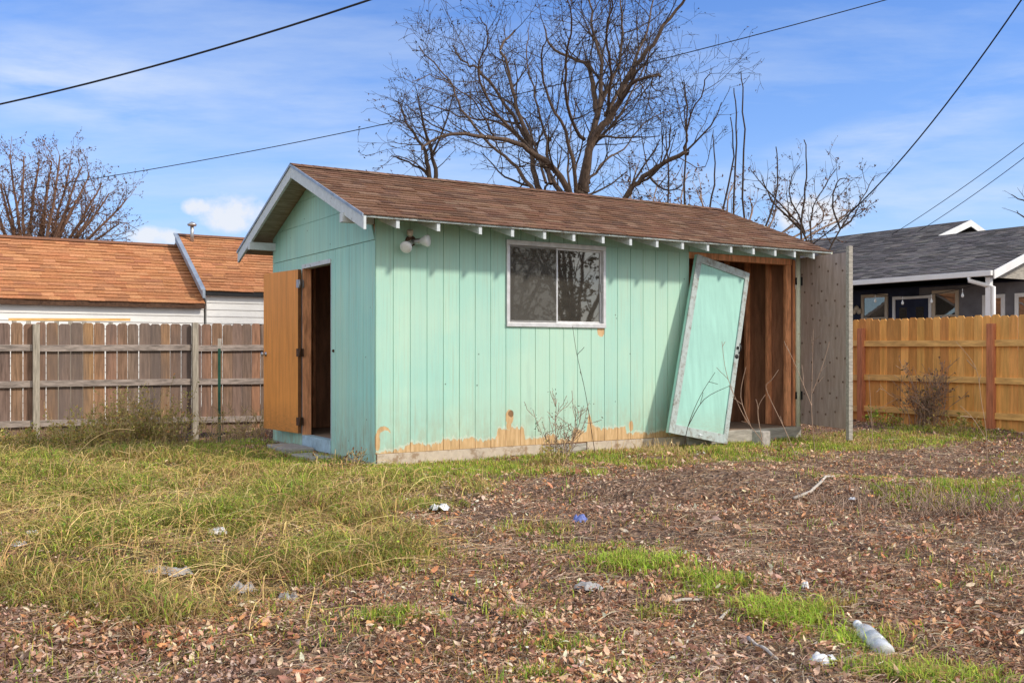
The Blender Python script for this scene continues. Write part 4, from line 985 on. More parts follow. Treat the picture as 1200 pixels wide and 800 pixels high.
grass_w = np.clip(np.maximum(weed_d(gx, gy) * .75, lawn_d(gx, gy)), 0, 1)
grass_w = np.maximum(grass_w, sstep(23, 30, np.hypot(gx, gy)) * .8)
nx, ny = len(xs), len(ys); idx = np.arange(nx * ny).reshape(ny, nx)
faces = np.stack([idx[:-1, :-1], idx[:-1, 1:], idx[1:, 1:], idx[1:, :-1]], -1).reshape(-1, 4)
g = bulk('ground', np.stack([gx, gy, gz], -1).reshape(-1, 3), faces, np.ones((nx * ny, 3)), M['ground'])
at = g.data.color_attributes.new('Grass', 'FLOAT_COLOR', 'POINT'); w = grass_w.ravel()
at.data.foreach_set('color', np.stack([w, w, w, np.ones_like(w)], -1).astype(np.float32).ravel())
for p_ in g.data.polygons: p_.use_smooth = True
tag(g, 'yard floor of bare dirt under leaf litter', None, None, 'structure')

def scatter(n, power=1.0, ymin=2.6, ymax=17.5, margin=.06):
    """points on the part of the yard in view, denser close by"""
    y = ymin * (ymax / ymin) ** (rng.random(n) ** (1 / power)) if power != 1 else ymin * (ymax / ymin) ** rng.random(n)
    x = (rng.random(n) * 2 - 1) * (.5217 + margin) * y + (rng.random(n) - .5) * .3
    return x, y
def pick(cols, n, var=.22):
    c = np.array(cols)[rng.integers(0, len(cols), n)]
    return np.clip(c * (1 + (rng.random((n, 1)) - .5) * 2 * var) * (1 + (rng.random((n, 3)) - .5) * .16), .004, 1)
def unit(a): return a / np.linalg.norm(a, axis=-1, keepdims=True)

# fallen leaves: bent two-fold blades, 8 vertices each
def leaves(name, x, y, size, cols, lift=.012, flat=.5, narrow=.5):
    n = len(x); z = height(x, y) + rng.random(n) * lift * 2.2
    yaw = rng.random(n) * 2 * np.pi; a = np.stack([np.cos(yaw), np.sin(yaw), rng.normal(0, flat, n)], -1); a = unit(a)
    up = unit(np.stack([rng.normal(0, flat, n), rng.normal(0, flat, n), np.ones(n)], -1)); b = unit(np.cross(up, a)); nn_ = np.cross(a, b)
    o = np.stack([x, y, z], -1); s = size[:, None]; wd = s * (narrow * (.5 + rng.random((n, 1))))
    curl = rng.normal(.12, .28, (n, 1)); fold = rng.normal(.2, .3, (n, 1)); tw = rng.normal(0, .2, (n, 1))
    V_ = []
    for t, k in ((-1, .16), (-.35, .9), (.35, .85), (1, .08)):
        c0 = o + a * s * t + nn_ * s * (curl * t * t)
        V_.append(c0 - b * wd * k + nn_ * wd * (fold * k + tw * t)); V_.append(c0 + b * wd * k + nn_ * wd * (fold * k - tw * t))
    V_ = np.stack(V_, 1).reshape(-1, 3); i0 = np.arange(n)[:, None] * 8
    F = np.concatenate([i0 + np.array([[0, 1, 3, 2]]), i0 + np.array([[2, 3, 5, 4]]), i0 + np.array([[4, 5, 7, 6]])], 0)
    return V_, F, np.repeat(cols, 8, 0)
LEAFC = [(.30, .22, .17), (.24, .16, .12), (.17, .085, .05), (.21, .11, .065), (.13, .065, .042), (.25, .15, .10), (.10, .055, .038), (.28, .19, .14), (.19, .13, .11), (.15, .085, .065), (.24, .12, .06), (.08, .045, .033), (.33, .25, .20)]
x, y = scatter(170000, .92); keep = ~in_shed(x, y)
gd_ = np.maximum(weed_d(x, y), lawn_d(x, y)); keep &= rng.random(len(x)) > gd_ * .62
dens = .25 + .75 * sstep(.33, .58, fbm(x, y, .45, 41)); keep &= rng.random(len(x)) < dens
x, y = x[keep], y[keep]; n = len(x); u_, v_ = suv(x, y)
size = (.006 + .014 * rng.random(n) ** 2 + .016 * rng.random(n) * (rng.random(n) < .07)) * (.55 + .9 * fbm(x, y, .35, 46)) * (1 + .05 * np.clip(y - 5, 0, 8))
cl = pick(LEAFC, n, .3); tone = (.40 + .62 * fbm(x, y, .8, 42) + .5 * fbm(x, y, .2, 45))[:, None]; cl = np.clip(cl * tone * 2.7 * np.array([[1.14, 1.05, .92]]), 0, .85)
greyz = sstep(.5, .7, fbm(x, y, 1.1, 43))[:, None] * .3; cl = cl * (1 - greyz) + cl.mean(1, keepdims=True) * np.array([[1.08, 1.0, .96]]) * greyz
lt = leaves('leaf_litter', x, y, size, cl, .018, .55, .42)
o = bulk('leaf_litter', *lt, M['leaf']); tag(o, 'brown dead leaves and mulch covering the dirt of the yard', 'leaves', None, 'stuff')

# grass blades: 3 levels, 6 vertices
def blades(x, y, h, lean, wd, cols, z=None):
    n = len(x); z = height(x, y) - .008 if z is None else z
    yaw = rng.random(n) * 2 * np.pi; d = np.stack([np.cos(yaw), np.sin(yaw), np.zeros(n)], -1)
    sy = yaw + rng.normal(1.57, .6, n); sd = np.stack([np.cos(sy), np.sin(sy), np.zeros(n)], -1)
    o = np.stack([x, y, z], -1); up = np.array([[0, 0, 1.]]); h = h[:, None]; lean = lean[:, None]; wd = wd[:, None]
    p0 = o; p1 = o + up * h * .58 + d * h * lean * .35; p2 = o + up * h * (1 - .45 * lean) + d * h * lean * 1.05
    V_ = np.stack([p0 - sd * wd, p0 + sd * wd, p1 - sd * wd * .85, p1 + sd * wd * .85, p2 - sd * wd * .12, p2 + sd * wd * .12], 1).reshape(-1, 3)
    i0 = np.arange(n)[:, None] * 6; F = np.concatenate([i0 + np.array([[0, 1, 3, 2]]), i0 + np.array([[2, 3, 5, 4]])], 0)
    return V_, F, np.repeat(cols, 6, 0)
def join(parts):
    vs, fs, cs = [], [], []; k = 0
    for v, f, c in parts: vs.append(v); fs.append(f + k); cs.append(c); k += len(v)
    return np.concatenate(vs), np.concatenate(fs), np.concatenate(cs)
GREEN = [(0.352, 0.497, 0.06), (0.449, 0.571, 0.072), (0.274, 0.421, 0.06), (0.545, 0.616, 0.096), (0.609, 0.588, 0.12), (0.209, 0.332, 0.06)]
DRY = [(0.646, 0.471, 0.183), (0.55, 0.382, 0.162), (0.742, 0.561, 0.259), (0.454, 0.292, 0.14), (0.622, 0.483, 0.151), (0.359, 0.213, 0.108), (0.67, 0.427, 0.183)]
OLIVE = [(0.406, 0.383, 0.092), (0.493, 0.436, 0.103), (0.334, 0.343, 0.081), (0.58, 0.475, 0.127), (0.275, 0.29, 0.081)]
x, y = scatter(900000, .95); d = lawn_d(x, y); d = np.maximum(d, .022 * sstep(.52, .70, fbm(x, y, .5, 27))); keep = (rng.random(len(x)) < d * 1.5) & ~in_shed(x, y); x, y = x[keep], y[keep]; n = len(x)
hh = (.025 + .055 * rng.random(n)) * (.7 + .8 * fbm(x, y, .4, 51)); dry = (rng.random(n) < .22 + .5 * sstep(.5, .75, fbm(x, y, .7, 52)))[:, None]
cl = np.where(dry, pick(DRY, n), pick(GREEN, n)); pg = blades(x, y, hh, rng.random(n) * 1.0, .0016 + .0016 * rng.random(n) + .00016 * y, cl)
o = bulk('lawn_grass', *pg, M['blade']); tag(o, 'short patchy green grass in front of and beside the shed', 'grass', None, 'stuff')

# tangled weeds: short leafy bits plus long dry strands
x, y = scatter(520000, .95, 3.0, 17); d = weed_d(x, y); keep = (rng.random(len(x)) < d) & ~in_shed(x, y); x, y = x[keep], y[keep]; n = len(x)
lump = fbm(x, y, .55, 61); hh = (.02 + .12 * rng.random(n)) * (.2 + 3.0 * lump ** 2); thin = rng.random(n) < sstep(.32, .50, lump); x, y, hh, lump = x[thin], y[thin], hh[thin], lump[thin]; n = len(x); gr = sstep(.40, .58, fbm(x, y, 1.0, 62) + .04)[:, None]
sel = (rng.random((n, 1)) < .48 + .44 * gr); cl = np.where(sel, pick(OLIVE + GREEN[:3], n), pick(DRY, n))
pg = blades(x, y, hh, .4 + rng.random(n) * 1.1, .0016 + .0018 * rng.random(n) + .00014 * y, cl)
n2 = 150000; x, y = scatter(n2, .95, 3.0, 17); keep = (rng.random(n2) < weed_d(x, y)) & ~in_shed(x, y) & (fbm(x, y, 1.0, 62) > .46); x, y = x[keep], y[keep]; n = len(x)
lv = list(leaves('w', x, y, .003 + .006 * rng.random(n), pick(OLIVE + GREEN + DRY[:4], n), .03, .7, .6)); lv[0] = lv[0] + np.array([[0, 0, .02]]) + np.repeat(rng.random((n, 1)) * .09, 8, 0) * np.array([[0, 0, 1]])
o = bulk('weed_cover', *join([pg, tuple(lv)]), M['blade']); tag(o, 'tangled yellow green weeds spread over the left of the yard', 'weeds', None, 'stuff')

def strands(x, y, length, rise, wd, cols, k=6):
    n = len(x); z = height(x, y); yaw = rng.random(n) * 2 * np.pi; turn = rng.normal(0, .9, n); V_ = []; px_, py_ = x.copy(), y.copy()
    for i in range(k):
        t = i / (k - 1); a = yaw + turn * t; zz = z + rise * (4 * t * (1 - t) * .8 + .25 * t) + .004
        pos = np.stack([px_, py_, np.maximum(zz, height(px_, py_) + .004)], -1); sd = np.stack([-np.sin(a), np.cos(a), np.full(n, .6)], -1)
        w_ = (wd * (1 - .75 * t))[:, None]; V_ += [pos - sd * w_, pos + sd * w_]; px_ = px_ + np.cos(a) * length / (k - 1); py_ = py_ + np.sin(a) * length / (k - 1)
    V_ = np.stack(V_, 1).reshape(-1, 3); i0 = np.arange(n)[:, None] * 2 * k
    F = np.concatenate([i0 + np.array([[2 * i, 2 * i + 1, 2 * i + 3, 2 * i + 2]]) for i in range(k - 1)], 0)
    return V_, F, np.repeat(cols, 2 * k, 0)
x, y = scatter(90000, .95, 3.0, 17); d = weed_d(x, y); keep = (rng.random(len(x)) < d * .42) & ~in_shed(x, y); x, y = x[keep], y[keep]; n = len(x)
s1 = strands(x, y, .12 + .48 * rng.random(n) ** 1.8, .015 + .20 * rng.random(n) ** 2.3, .0010 + .0011 * rng.random(n) + .00012 * y, pick(DRY, n, .3))
o = bulk('dry_stalks', *s1, M['leaf']); tag(o, 'matted straw coloured stalks lying through the weeds', 'dry stalks', None, 'stuff')
x, y = scatter(80000, .9); keep = ~in_shed(x, y) & (rng.random(len(x)) > weed_d(x, y) * .7); x, y = x[keep], y[keep]; n = len(x)
s2 = strands(x, y, .05 + .22 * rng.random(n) ** 2.2, .004 + .03 * rng.random(n) ** 2, .0010 + .0014 * rng.random(n) + .00010 * y, pick([(.34, .21, .13), (.46, .32, .21), (.24, .15, .10), (.58, .45, .32), (.42, .25, .13)], n, .3))
x, y = scatter(60000, .9); keep = ~in_shed(x, y) & (rng.random(len(x)) < sstep(.48, .66, fbm(x, y, .7, 47))) & (weed_d(x, y) < .5); x, y = x[keep], y[keep]; n = len(x)
s3 = strands(x, y, .04 + .16 * rng.random(n) ** 2, .004 + .022 * rng.random(n) ** 2, .0012 + .0014 * rng.random(n) + .00010 * y, pick([(.60, .47, .33), (.52, .38, .26), (.66, .56, .42), (.46, .31, .19)], n, .25))
s2 = join([s2, s3])
o = bulk('twig_litter', *s2, M['leaf']); tag(o, 'fine brown twigs and needles strewn through the leaf litter', 'twigs', None, 'stuff')

# ================================================================== STANDING WEEDS AND SHRUBS
def weed_clump(name, label, px, py, w, h, nst, seed, lean=.35, leafn=0, mats='straw', leafc=OLIVE, group=None, depth=.25, lsize=.014, twig=2, rad=.0035, Y=None):
    r = random.Random(seed)
    if Y is None: x, y = G(px, py)
    else: x, y = (px - 600) / 1150 * Y, Y
    t = thing(name, label, 'plant', (x, y, hz(x, y) - .01), 0, group); it = []
    for k in range(nst):
        bx, by = r.gauss(0, w * .35), r.gauss(0, depth); hh_ = h * r.uniform(.45, 1.05)
        d0 = Vector((r.gauss(0, lean), r.gauss(0, lean), 1)).normalized(); b_ = Vector((bx, by, hz(x + bx, y + by) - hz(x, y)))
        pts, rads = polygrow(r, b_, d0, hh_, rad * r.uniform(.8, 1.4), 7, .13, .0, .35); it.append((pts, rads, 1))
        for j in range(twig):
            i = r.randrange(2, 7); q, qr = polygrow(r, pts[i], side_dir(r, (pts[min(i + 1, 7)] - pts[i - 1]).normalized(), r.uniform(.4, 1)), hh_ * r.uniform(.12, .4), rad * .6, 4, .2, .05, .4); it.append((q, qr, 2))
    m = MB(); tube_set(it, m); m.build('stem', M[mats], t)
    if leafn: v, f, c = leaf_specks(r, [(a, b, 2) for a, b, _ in it], leafn, lsize, leafc); bulk('foliage', v, f, c, M['blade'], t)
    return t
W_ = 'tall dry weeds along the back fence'
BR = [(0.649, 0.478, 0.142), (0.526, 0.51, 0.119), (0.722, 0.605, 0.19), (0.417, 0.415, 0.107), (0.619, 0.334, 0.119)]
for (px, Y, w, h, n, sd, lf, lab) in ((30, 13.6, .9, .42, 90, 1, 2600, 'low bushy olive weed at the far left below the fence'), (75, 13.4, .8, .42, 80, 2, 2300, 'rusty brown bushy weed in front of the left fence post'), (120, 14.2, .8, .75, 90, 3, 2200, 'tall feathery weed right of the left fence post'),
        (160, 14.3, .8, .95, 110, 4, 2600, 'tallest dry feathery weed in the middle of the brown fence'), (195, 14.6, .6, .70, 60, 5, 1300, 'dry thin weed left of the second fence post'), (270, 14.8, .5, .62, 40, 6, 150, 'straw coloured grass clump beside the green stake'), (300, 15.0, .5, .5, 25, 7, 100, 'sparse dry grass between the green stake and the shed door')):
    weed_clump('fence_weed', lab, px, 0, w, h, n, sd, .3, lf, 'straw', BR + OLIVE, W_, .25, .022, 3, .004, Y)
weed_clump('dry_shrub', 'airy dry shrub growing against the peeling front wall', 655, 543, .16, .72, 16, 11, .28, 330, 'bark_pale', [(.13, .10, .07), (.18, .15, .08), (.10, .08, .05)], None, .05, .013, 5, .0035)
weed_clump('wall_weed', 'short green weed tuft at the foot of the dry shrub', 648, 545, .22, .30, 30, 12, .4, 260, 'straw', OLIVE, None, .08, .018, 1, .003)
weed_clump('side_weed', 'small leafy weed growing by the plank under the gable wall', 405, 547, .3, .26, 14, 14, .4, 120, 'straw', [(.25, .22, .06), (.2, .1, .05)], None, .08, .02, 2, .003)
weed_clump('dead_grass_tuft', 'orange brown dead grass heap beside the leaning door foot', 765, 530, .8, .22, 150, 15, .9, 0, 'straw', OLIVE, None, .18, .02, 0, .004)
weed_clump('dead_grass_tuft', 'yellow dead grass heap at the foot of the grey plywood door', 965, 517, .8, .22, 130, 16, .8, 120, 'straw', GREEN, None, .25, .02, 0, .004)
def bare_stem(name, label, pts, ra, rb_, seed, mats='bark_pale', spec=((3.0, .1, .35, .12, .08, .3),)):
    base = Vector(pts[0][0]); base.z = hz(base.x, base.y) - .02
    r = random.Random(seed); t = thing(name, label, 'plant', base); it = []
    for pl in pts:
        q = smooth_line([Vector(p) - base for p in pl]); rr_ = [ra + (rb_ - ra) * i / (len(q) - 1) for i in range(len(q))]; it.append((q, rr_, 0)); sprout(r, it, q, rr_, 0, list(spec))
    m = MB(); tube_set(it, m); m.build('stem', M[mats], t); return t
Y = 11.3
bare_stem('tall_stalk', 'single tall thin bare stalk rising in front of the shed window corner', [[P(702, 560, Y), P(694, 510, Y), P(686, 460, Y), P(676, 415, Y), P(671, 382, Y)]], .005, .0025, 3, 'bark_dark', ((1.6, .08, .25, .1, .1, .4),))
Y = 11.9
bare_stem('bare_sapling', 'dark arching bare sapling in front of the leaning mint door', [[P(800, 535, Y), P(806, 500, Y), P(820, 465, Y), P(838, 436, Y)], [P(806, 500, Y), P(825, 468, Y), P(855, 452, Y)]], .006, .003, 5, 'bark_dark', ((1.0, .08, .2, .1, .05, .4),))
Y = 11.2
bare_stem('bare_sapling', 'pale forked bare sapling crossing the dark open bay', [[P(912, 562, Y), P(895, 520, Y), P(872, 488, Y), P(852, 440, Y), P(846, 400, Y)], [P(893, 515, Y), P(888, 480, Y), P(897, 462, Y)], [P(945, 570, Y), P(925, 515, Y), P(900, 462, Y), P(898, 450, Y)], [P(880, 500, Y), P(868, 465, Y), P(874, 430, Y)]], .006, .003, 6, 'bark_pale', ((2.2, .1, .4, .12, .03, .3),))
Y = 11.6
bare_stem('bare_sapling', 'pale feathery bare sapling before the grey plywood door', [[P(955, 530, Y), P(951, 480, Y), P(952, 430, Y), P(953, 385, Y)], [P(951, 475, Y), P(935, 435, Y), P(922, 405, Y)], [P(952, 460, Y), P(965, 425, Y), P(972, 400, Y)]], .005, .0025, 7, 'bark_pale', ((3.0, .1, .4, .1, .05, .25),))
Y = 9.6
bare_stem('bare_sapling', 'thin upright bare stalk before the right fence post', [[P(1158, 580, Y), P(1156, 510, Y), P(1150, 470, Y), P(1143, 430, Y), P(1120, 400, Y)], [P(1156, 515, Y), P(1140, 490, Y), P(1125, 475, Y)]], .004, .002, 8, 'bark_pale', ((1.6, .08, .3, .1, .05, .3),))
Y = 11.0
bare_stem('bare_sapling', 'long bent dry stalk arching over the grass hump on the right', [[P(1014, 570, Y), P(1035, 548, Y), P(1070, 530, Y), P(1100, 520, Y)], [P(1014, 570, Y), P(1022, 520, Y), P(1020, 470, Y), P(1018, 440, Y)]], .005, .002, 9, 'bark_pale', ((1.4, .1, .3, .1, .03, .3),))
Y = 8.6
bare_stem('arching_stalk', 'long pale stalk arching over the weeds on the left', [[P(70, 572, Y), P(85, 540, Y), P(108, 515, Y), P(135, 503, Y), P(158, 504, Y)], [P(0, 585, Y), P(40, 574, Y), P(95, 570, Y)]], .005, .003, 10, 'straw', ((1.0, .08, .2, .1, .0, .4),))
Y = 8.9
bare_stem('arching_stalk', 'upright pair of pale dry stalks in the middle of the weeds', [[P(148, 575, Y), P(151, 545, Y), P(152, 520, Y)], [P(150, 560, Y), P(158, 540, Y), P(165, 526, Y)]], .005, .003, 11, 'straw', ((1.5, .08, .2, .1, .0, .4),))
# right hand: dead vine climbing the cedar fence
Yv = 15.5
weed_clump('dead_vine', 'dark dead vine heaped against the honey coloured fence', 1086, 0, .30, 1.05, 60, 21, .17, 420, 'bark_pale', [(.22, .15, .10), (.30, .20, .13), (.2, .17, .07)], None, .12, .03, 4, .005, Yv)
weed_clump('fence_plant', 'low green weed right of the dead vine by the fence', 1122, 0, .6, .35, 30, 22, .45, 240, 'straw', OLIVE, None, .2, .03, 2, .004, 14.6)
weed_clump('fence_plant', 'low green weed between the red post and the dead vine', 1038, 0, .5, .35, 26, 23, .45, 220, 'straw', GREEN, None, .2, .03, 2, .004, 16.0)
weed_clump('rusty_weed', 'rust brown dry weeds fringing the grass hump at the right edge', 1140, 600, 1.6, .26, 260, 24, .6, 0, 'bark_pale', OLIVE, None, .18, .02, 1, .003)
weed_clump('dead_grass_tuft', 'dead brown grass fringe under the grass hump right of centre', 1040, 590, 1.0, .2, 120, 25, .7, 0, 'bark_pale', OLIVE, None, .15, .02, 0, .003)
# bright tufts in the litter
for (px, py, n, h, w, lab) in ((742, 660, 420, .10, .30, 'bright green grass tuft right of the middle of the yard'), (925, 722, 420, .10, .22, 'bright green grass tuft left of the plastic bottle'), (1003, 748, 200, .09, .18, 'bright green grass tuft touching the plastic bottle'), (826, 690, 110, .08, .2, 'thin green grass tuft beside the pale sticks'), (1110, 792, 160, .09, .22, 'green grass tuft at the lower right corner')):
    cx, cy = G(px, py); xx = cx + rng.normal(0, w * .5, n * 2); yy = cy + rng.normal(0, w * .42, n * 2)
    pg = blades(xx, yy, (h * .5 + h * .8 * rng.random(n * 2)), .3 + rng.random(n * 2) * .9, .0018 + .0016 * rng.random(n * 2), np.where((rng.random((n * 2, 1)) < .12), pick(DRY, n * 2), pick([(.46, .64, .07), (.55, .68, .09), (.36, .56, .06), (.60, .68, .14)], n * 2)))
    zc = hz(cx, cy); pg = (pg[0] - np.array([[cx, cy, zc]]), pg[1], pg[2]); o = bulk('grass_tuft', *pg, M['blade']); o.location = (cx, cy, zc); tag(o, lab, 'grass tuft', 'bright grass tufts in the leaf litter')

# ================================================================== LITTER
def scrap(name, label, px, py, w, d, h, material, seed, cat='litter', n=12):
    """crumpled sheet lying on the ground"""
    x, y = G(px, py); r = np.random.default_rng(seed); a = np.linspace(-1, 1, n); X, Y_ = np.meshgrid(a, a)
    rad = 1 + .3 * (r.random((n, n)) - .5); X = X * np.sqrt(1 - .5 * Y_ ** 2) * rad; Y_ = Y_ * np.sqrt(1 - .5 * a[None, :] ** 2) * rad
    q = r.random((n + 2, n + 2)); q = (q[1:-1, 1:-1] * 2 + q[:-2, 1:-1] + q[2:, 1:-1] + q[1:-1, :-2] + q[1:-1, 2:]) / 6
    Zh = h * sstep(.2, .8, q) * np.minimum(1, .15 + 1.7 * (1 - np.clip(X ** 2 + Y_ ** 2, 0, 1))) + .008
    v = np.stack([X * w / 2, Y_ * d / 2, Zh], -1).reshape(-1, 3); i = np.arange(n * n).reshape(n, n); f = np.stack([i[:-1, :-1], i[:-1, 1:], i[1:, 1:], i[1:, :-1]], -1).reshape(-1, 4)
    o = bulk(name, v, f, np.ones((n * n, 3)), material); o.location = (x, y, hz(x, y) + .01); o.rotation_euler.z = r.uniform(-.6, .6)
    tag(o, label, cat); return o
scrap('plastic_scrap', 'white torn plastic scrap lying left of the clear bottle', 965, 777, .11, .10, .03, M['foil'], 1)
scrap('plastic_scrap', 'white crushed plastic wrapper in front of the shed left corner', 515, 597, .17, .14, .05, M['foil'], 2)
scrap('plastic_scrap', 'blue crumpled plastic piece in a hollow of the leaves', 680, 611, .11, .09, .055, M['bluetrash'], 3)
scrap('plastic_scrap', 'long white plastic strip in the weeds on the left', 254, 635, .14, .10, .04, M['foil'], 4)
scrap('plastic_scrap', 'grey flattened sack half hidden in the left weeds', 197, 676, .30, .16, .04, M['greytrash'], 5)
scrap('plastic_scrap', 'pale grey crumpled scrap at the lower edge of the weeds', 285, 692, .12, .12, .05, M['greytrash'], 6)
scrap('plastic_scrap', 'light grey crumpled paper right of the weed edge', 337, 694, .11, .10, .05, M['greytrash'], 7)
scrap('plastic_scrap', 'whitish scrap farthest left among the dry weeds', 22, 659, .10, .08, .03, M['foil'], 8)
scrap('plastic_scrap', 'small pale scrap above the farthest left one', 37, 643, .10, .08, .04, M['foil'], 9)
scrap('plastic_scrap', 'dark grey crumpled sheet in the leaves at the centre', 690, 690, .16, .11, .03, M['greytrash'], 10)
scrap('paper_ball', 'small white crumpled ball above the bright grass tuft', 943, 690, .045, .045, .032, M['foil'], 11)
scrap('foam_scrap', 'peach coloured foam scrap beside the pale sticks', 780, 703, .07, .06, .03, M['peach'], 12)
scrap('foam_scrap', 'yellowish flat scrap at lower left of centre', 462, 752, .07, .05, .015, M['peach'], 13)
scrap('plastic_scrap', 'small white flake in leaves right of the blue piece', 1000, 587, .09, .06, .02, M['foil'], 14)
def stick(label, px, py, px2, py2, rad, mt, seed, bend=.06, lift=.012):
    a = Vector((*G(px, py), 0)); b = Vector((*G(px2, py2), 0)); r = random.Random(seed); pts = []
    for i in range(7):
        q = a.lerp(b, i / 6) + Vector((r.gauss(0, bend * .12), r.gauss(0, bend * .12), 0)) + Vector((0, 0, 1)).cross(b - a).normalized() * bend * math.sin(math.pi * i / 6); q.z = hz(q.x, q.y) + lift + rad; pts.append(q - a)
    m = MB(); m.tube(pts, [rad * (1 - .4 * i / 6) for i in range(7)], 6); o = m.build('stick', mt); o.location = a; tag(o, label, 'stick')
stick('straight pale wood splinter below the bright grass tuft', 877, 745, 911, 773, .010, M['bleached'], 1, 0)
stick('bleached stick next to the peach foam scrap', 788, 705, 822, 701, .011, M['bleached'], 2, .01)
stick('curved pale stick on the leaf mound right of centre', 930, 586, 977, 566, .014, M['bleached'], 3, -.12)
stick('reddish bark stick lying at the bottom edge on the left', 342, 799, 376, 791, .013, M['post_new'], 4, .01)
stick('short bleached chip left of the grass tuft', 842, 726, 856, 716, .009, M['bleached'], 5, 0)
stick('thin grey stick lying flat left of the centre tuft', 690, 657, 735, 657, .004, M['bleached'], 6, .01)
stick('dark stick buried in the leaves at the lower centre', 530, 703, 590, 735, .012, M['bark_dark'], 7, .02)
stick('thin tan stem lying across the leaves on the right', 1040, 770, 1075, 757, .006, M['straw'], 8, .02)

# clear bottle
x, y = G(1022, 751); bt = thing('plastic_bottle', 'clear empty plastic bottle lying in the grass at lower right', 'bottle', (x, y, hz(x, y) + .05), R(92)); bt.scale = (1.3, 1.25, 1.25)
ax = Vector((1, 0, .12)); m = MB()
prof = [(-.115, .012), (-.113, .026), (-.105, .031), (-.06, .032), (-.055, .029), (-.045, .032), (-.01, .031), (0, .028), (.01, .032), (.045, .031), (.07, .026), (.09, .016), (.098, .0125), (.112, .0125)]
m.lathe((0, 0, 0), ax, prof, 20); m.build('bottle_body', M['bottle'], bt)
m = MB(); m.lathe(ax.normalized() * .1115, ax, [(0, .0145), (.016, .0145), (.018, .012)], 16); m.build('cap', M['foil'], bt)
m = MB(); m.lathe(ax.normalized() * -.048, ax, [(0, .0328), (.05, .0328)], 20); m.build('bottle_label', M['bottle'], bt)

# ================================================================== SKY, SUN, CAMERA
SUN_EL = R(37); nrm_az = math.atan2(-V.y, -V.x); SUN_AZ = nrm_az + R(40)
sd_ = Vector((math.cos(SUN_AZ) * math.cos(SUN_EL), math.sin(SUN_AZ) * math.cos(SUN_EL), math.sin(SUN_EL)))
ld_ = bpy.data.lights.new('sun', 'SUN'); ld_.energy = 3.6; ld_.angle = R(4); ld_.color = (1, .90, .76)
so = bpy.data.objects.new('sun', ld_); C.objects.link(so); so.rotation_euler = sd_.to_track_quat('Z', 'Y').to_euler()

world = bpy.data.worlds.new('World'); scene.world = world; world.use_nodes = True
nt = world.node_tree; n = N(nt); bg = nt.nodes['Background']
sky = n.n('ShaderNodeTexSky'); sky.sky_type = 'NISHITA'; sky.sun_disc = False; sky.sun_elevation = SUN_EL
sky.sun_rotation = math.atan2(sd_.x, sd_.y); sky.air_density = 1.0; sky.dust_density = .3; sky.ozone_density = 2.0
tc = n.n('ShaderNodeTexCoord'); dx, dy, dz = n.sep(tc.outputs['Generated'])[:3]
den = n.math('ADD', n.math('MAXIMUM', dz, 0), .12)
cv = n.n('ShaderNodeCombineXYZ'); n.L(n.math('DIVIDE', dx, den), cv.inputs[0]); n.L(n.math('DIVIDE', dy, den), cv.inputs[1])
mp = n.n('ShaderNodeMapping'); mp.inputs['Rotation'].default_value = (0, 0, R(18)); mp.inputs['Scale'].default_value = (.55, 1.3, 1); n.L(cv.outputs[0], mp.inputs[0])
wisp = n.noise(mp.outputs[0], .9, 9, .62)
wm = n.ramp(wisp, [(.47, GREY(0)), (.76, GREY(.6))])
haze = n.ramp(dz, [(.0, GREY(.85)), (.10, GREY(.55)), (.22, GREY(.22)), (.42, GREY(.0))])
tint = n.mix(1.0, sky.outputs[0], (.50, .82, 1.36), 'MULTIPLY')
CLOUD = (4.8, 5.5, 6.6)
col = n.mix(haze, tint, (3.9, 5.0, 6.3)); col = n.mix(wm, col, CLOUD)
# one small cumulus low on the left
def blob(px, py, rx, ry):
    q = Vector(((px - 600) / 1150, 1, (413 - py) / 1150)).normalized(); ddx = n.math('DIVIDE', n.math('SUBTRACT', dx, q.x), rx); ddz = n.math('DIVIDE', n.math('SUBTRACT', dz, q.z), ry)
    return n.math('SUBTRACT', 1, n.math('ADD', n.math('MULTIPLY', ddx, ddx), n.math('MULTIPLY', ddz, ddz)))
b1 = n.math('MAXIMUM', blob(272, 250, .040, .022), n.math('MAXIMUM', blob(232, 243, .02, .010), n.math('MAXIMUM', blob(180, 278, .03, .012), blob(960, 250, .05, .022))))
puff = n.noise(tc.outputs['Generated'], 28, 6, .6)
pm = n.math('MULTIPLY', n.math('ADD', b1, n.math('MULTIPLY', n.math('SUBTRACT', puff, .55), 2.6)), 1.5, clamp=True)
pm = n.math('MULTIPLY', pm, n.math('GREATER_THAN', dy, 0)); pm = n.math('MULTIPLY', pm, n.math('MULTIPLY', n.math('ADD', b1, .5, clamp=True), 1, clamp=True))
col = n.mix(n.math('MULTIPLY', pm, .85), col, (5.9, 6.0, 6.3))
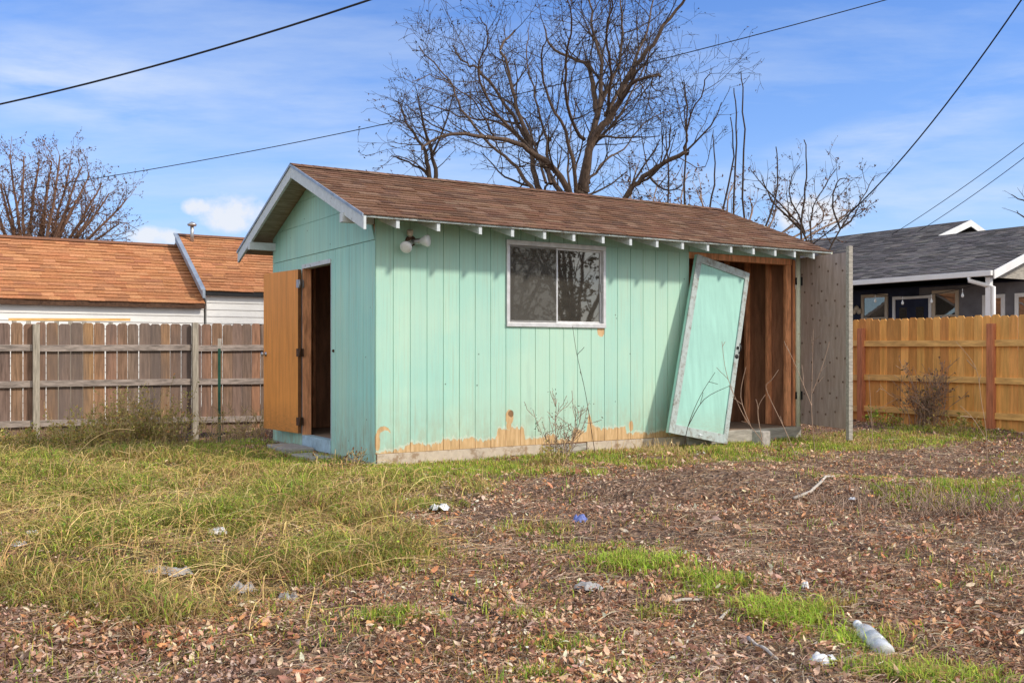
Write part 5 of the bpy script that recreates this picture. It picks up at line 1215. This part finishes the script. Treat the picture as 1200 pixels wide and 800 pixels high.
def wispy(px, py, rx, ry, tilt, k):
    q = Vector(((px - 600) / 1150, 1, (413 - py) / 1150)).normalized(); ex = n.math('SUBTRACT', dx, q.x); ez = n.math('SUBTRACT', dz, q.z)
    ct, st_ = math.cos(tilt), math.sin(tilt)
    a = n.math('DIVIDE', n.math('ADD', n.math('MULTIPLY', ex, ct), n.math('MULTIPLY', ez, st_)), rx)
    b_ = n.math('DIVIDE', n.math('SUBTRACT', n.math('MULTIPLY', ez, ct), n.math('MULTIPLY', ex, st_)), ry)
    e = n.math('SUBTRACT', 1, n.math('ADD', n.math('MULTIPLY', a, a), n.math('MULTIPLY', b_, b_)), clamp=True)
    mp_ = n.n('ShaderNodeMapping'); mp_.inputs['Rotation'].default_value = (0, tilt, 0); mp_.inputs['Scale'].default_value = (5, 5, 26); n.L(tc.outputs['Generated'], mp_.inputs[0])
    st2_ = n.ramp(n.noise(mp_.outputs[0], 1.6, 8, .6), [(.38, GREY(0)), (.72, GREY(1))])
    return n.math('MULTIPLY', n.math('MULTIPLY', e, st2_), n.math('MULTIPLY', n.math('GREATER_THAN', dy, 0), k * .65))
for a_ in ((95, 100, .13, .05, -.12, .95), (20, 95, .06, .02, .1, .7), (960, 195, .20, .035, .22, .75), (1130, 120, .16, .03, .28, .6), (1080, 235, .14, .03, .1, .7), (330, 120, .16, .04, -.2, .4), (620, 180, .2, .04, .1, .5)):
    col = n.mix(wispy(*a_), col, (5.4, 5.9, 6.5))
# unseen bright cloud sheet added overhead and behind the viewer to fill the shade
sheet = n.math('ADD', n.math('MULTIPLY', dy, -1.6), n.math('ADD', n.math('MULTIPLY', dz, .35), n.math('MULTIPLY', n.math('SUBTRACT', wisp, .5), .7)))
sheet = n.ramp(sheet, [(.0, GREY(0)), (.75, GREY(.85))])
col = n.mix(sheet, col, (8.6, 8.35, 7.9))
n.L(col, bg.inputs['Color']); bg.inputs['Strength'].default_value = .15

cam = bpy.data.cameras.new('camera'); cam.sensor_width = 36; cam.lens = 1150 / 1200 * 36; cam.shift_y = 13 / 1200; cam.clip_end = 2000; cam.clip_start = .05
co = bpy.data.objects.new('camera', cam); C.objects.link(co); co.location = (0, 0, CAM_H); co.rotation_euler = (R(90), 0, 0); scene.camera = co
scene.view_settings.view_transform = 'Standard'; scene.view_settings.look = 'None'; scene.view_settings.exposure = 0
scene.render.engine = 'CYCLES'; scene.cycles.use_denoising = True
scene.cycles.max_bounces = 6; scene.cycles.transparent_max_bounces = 8
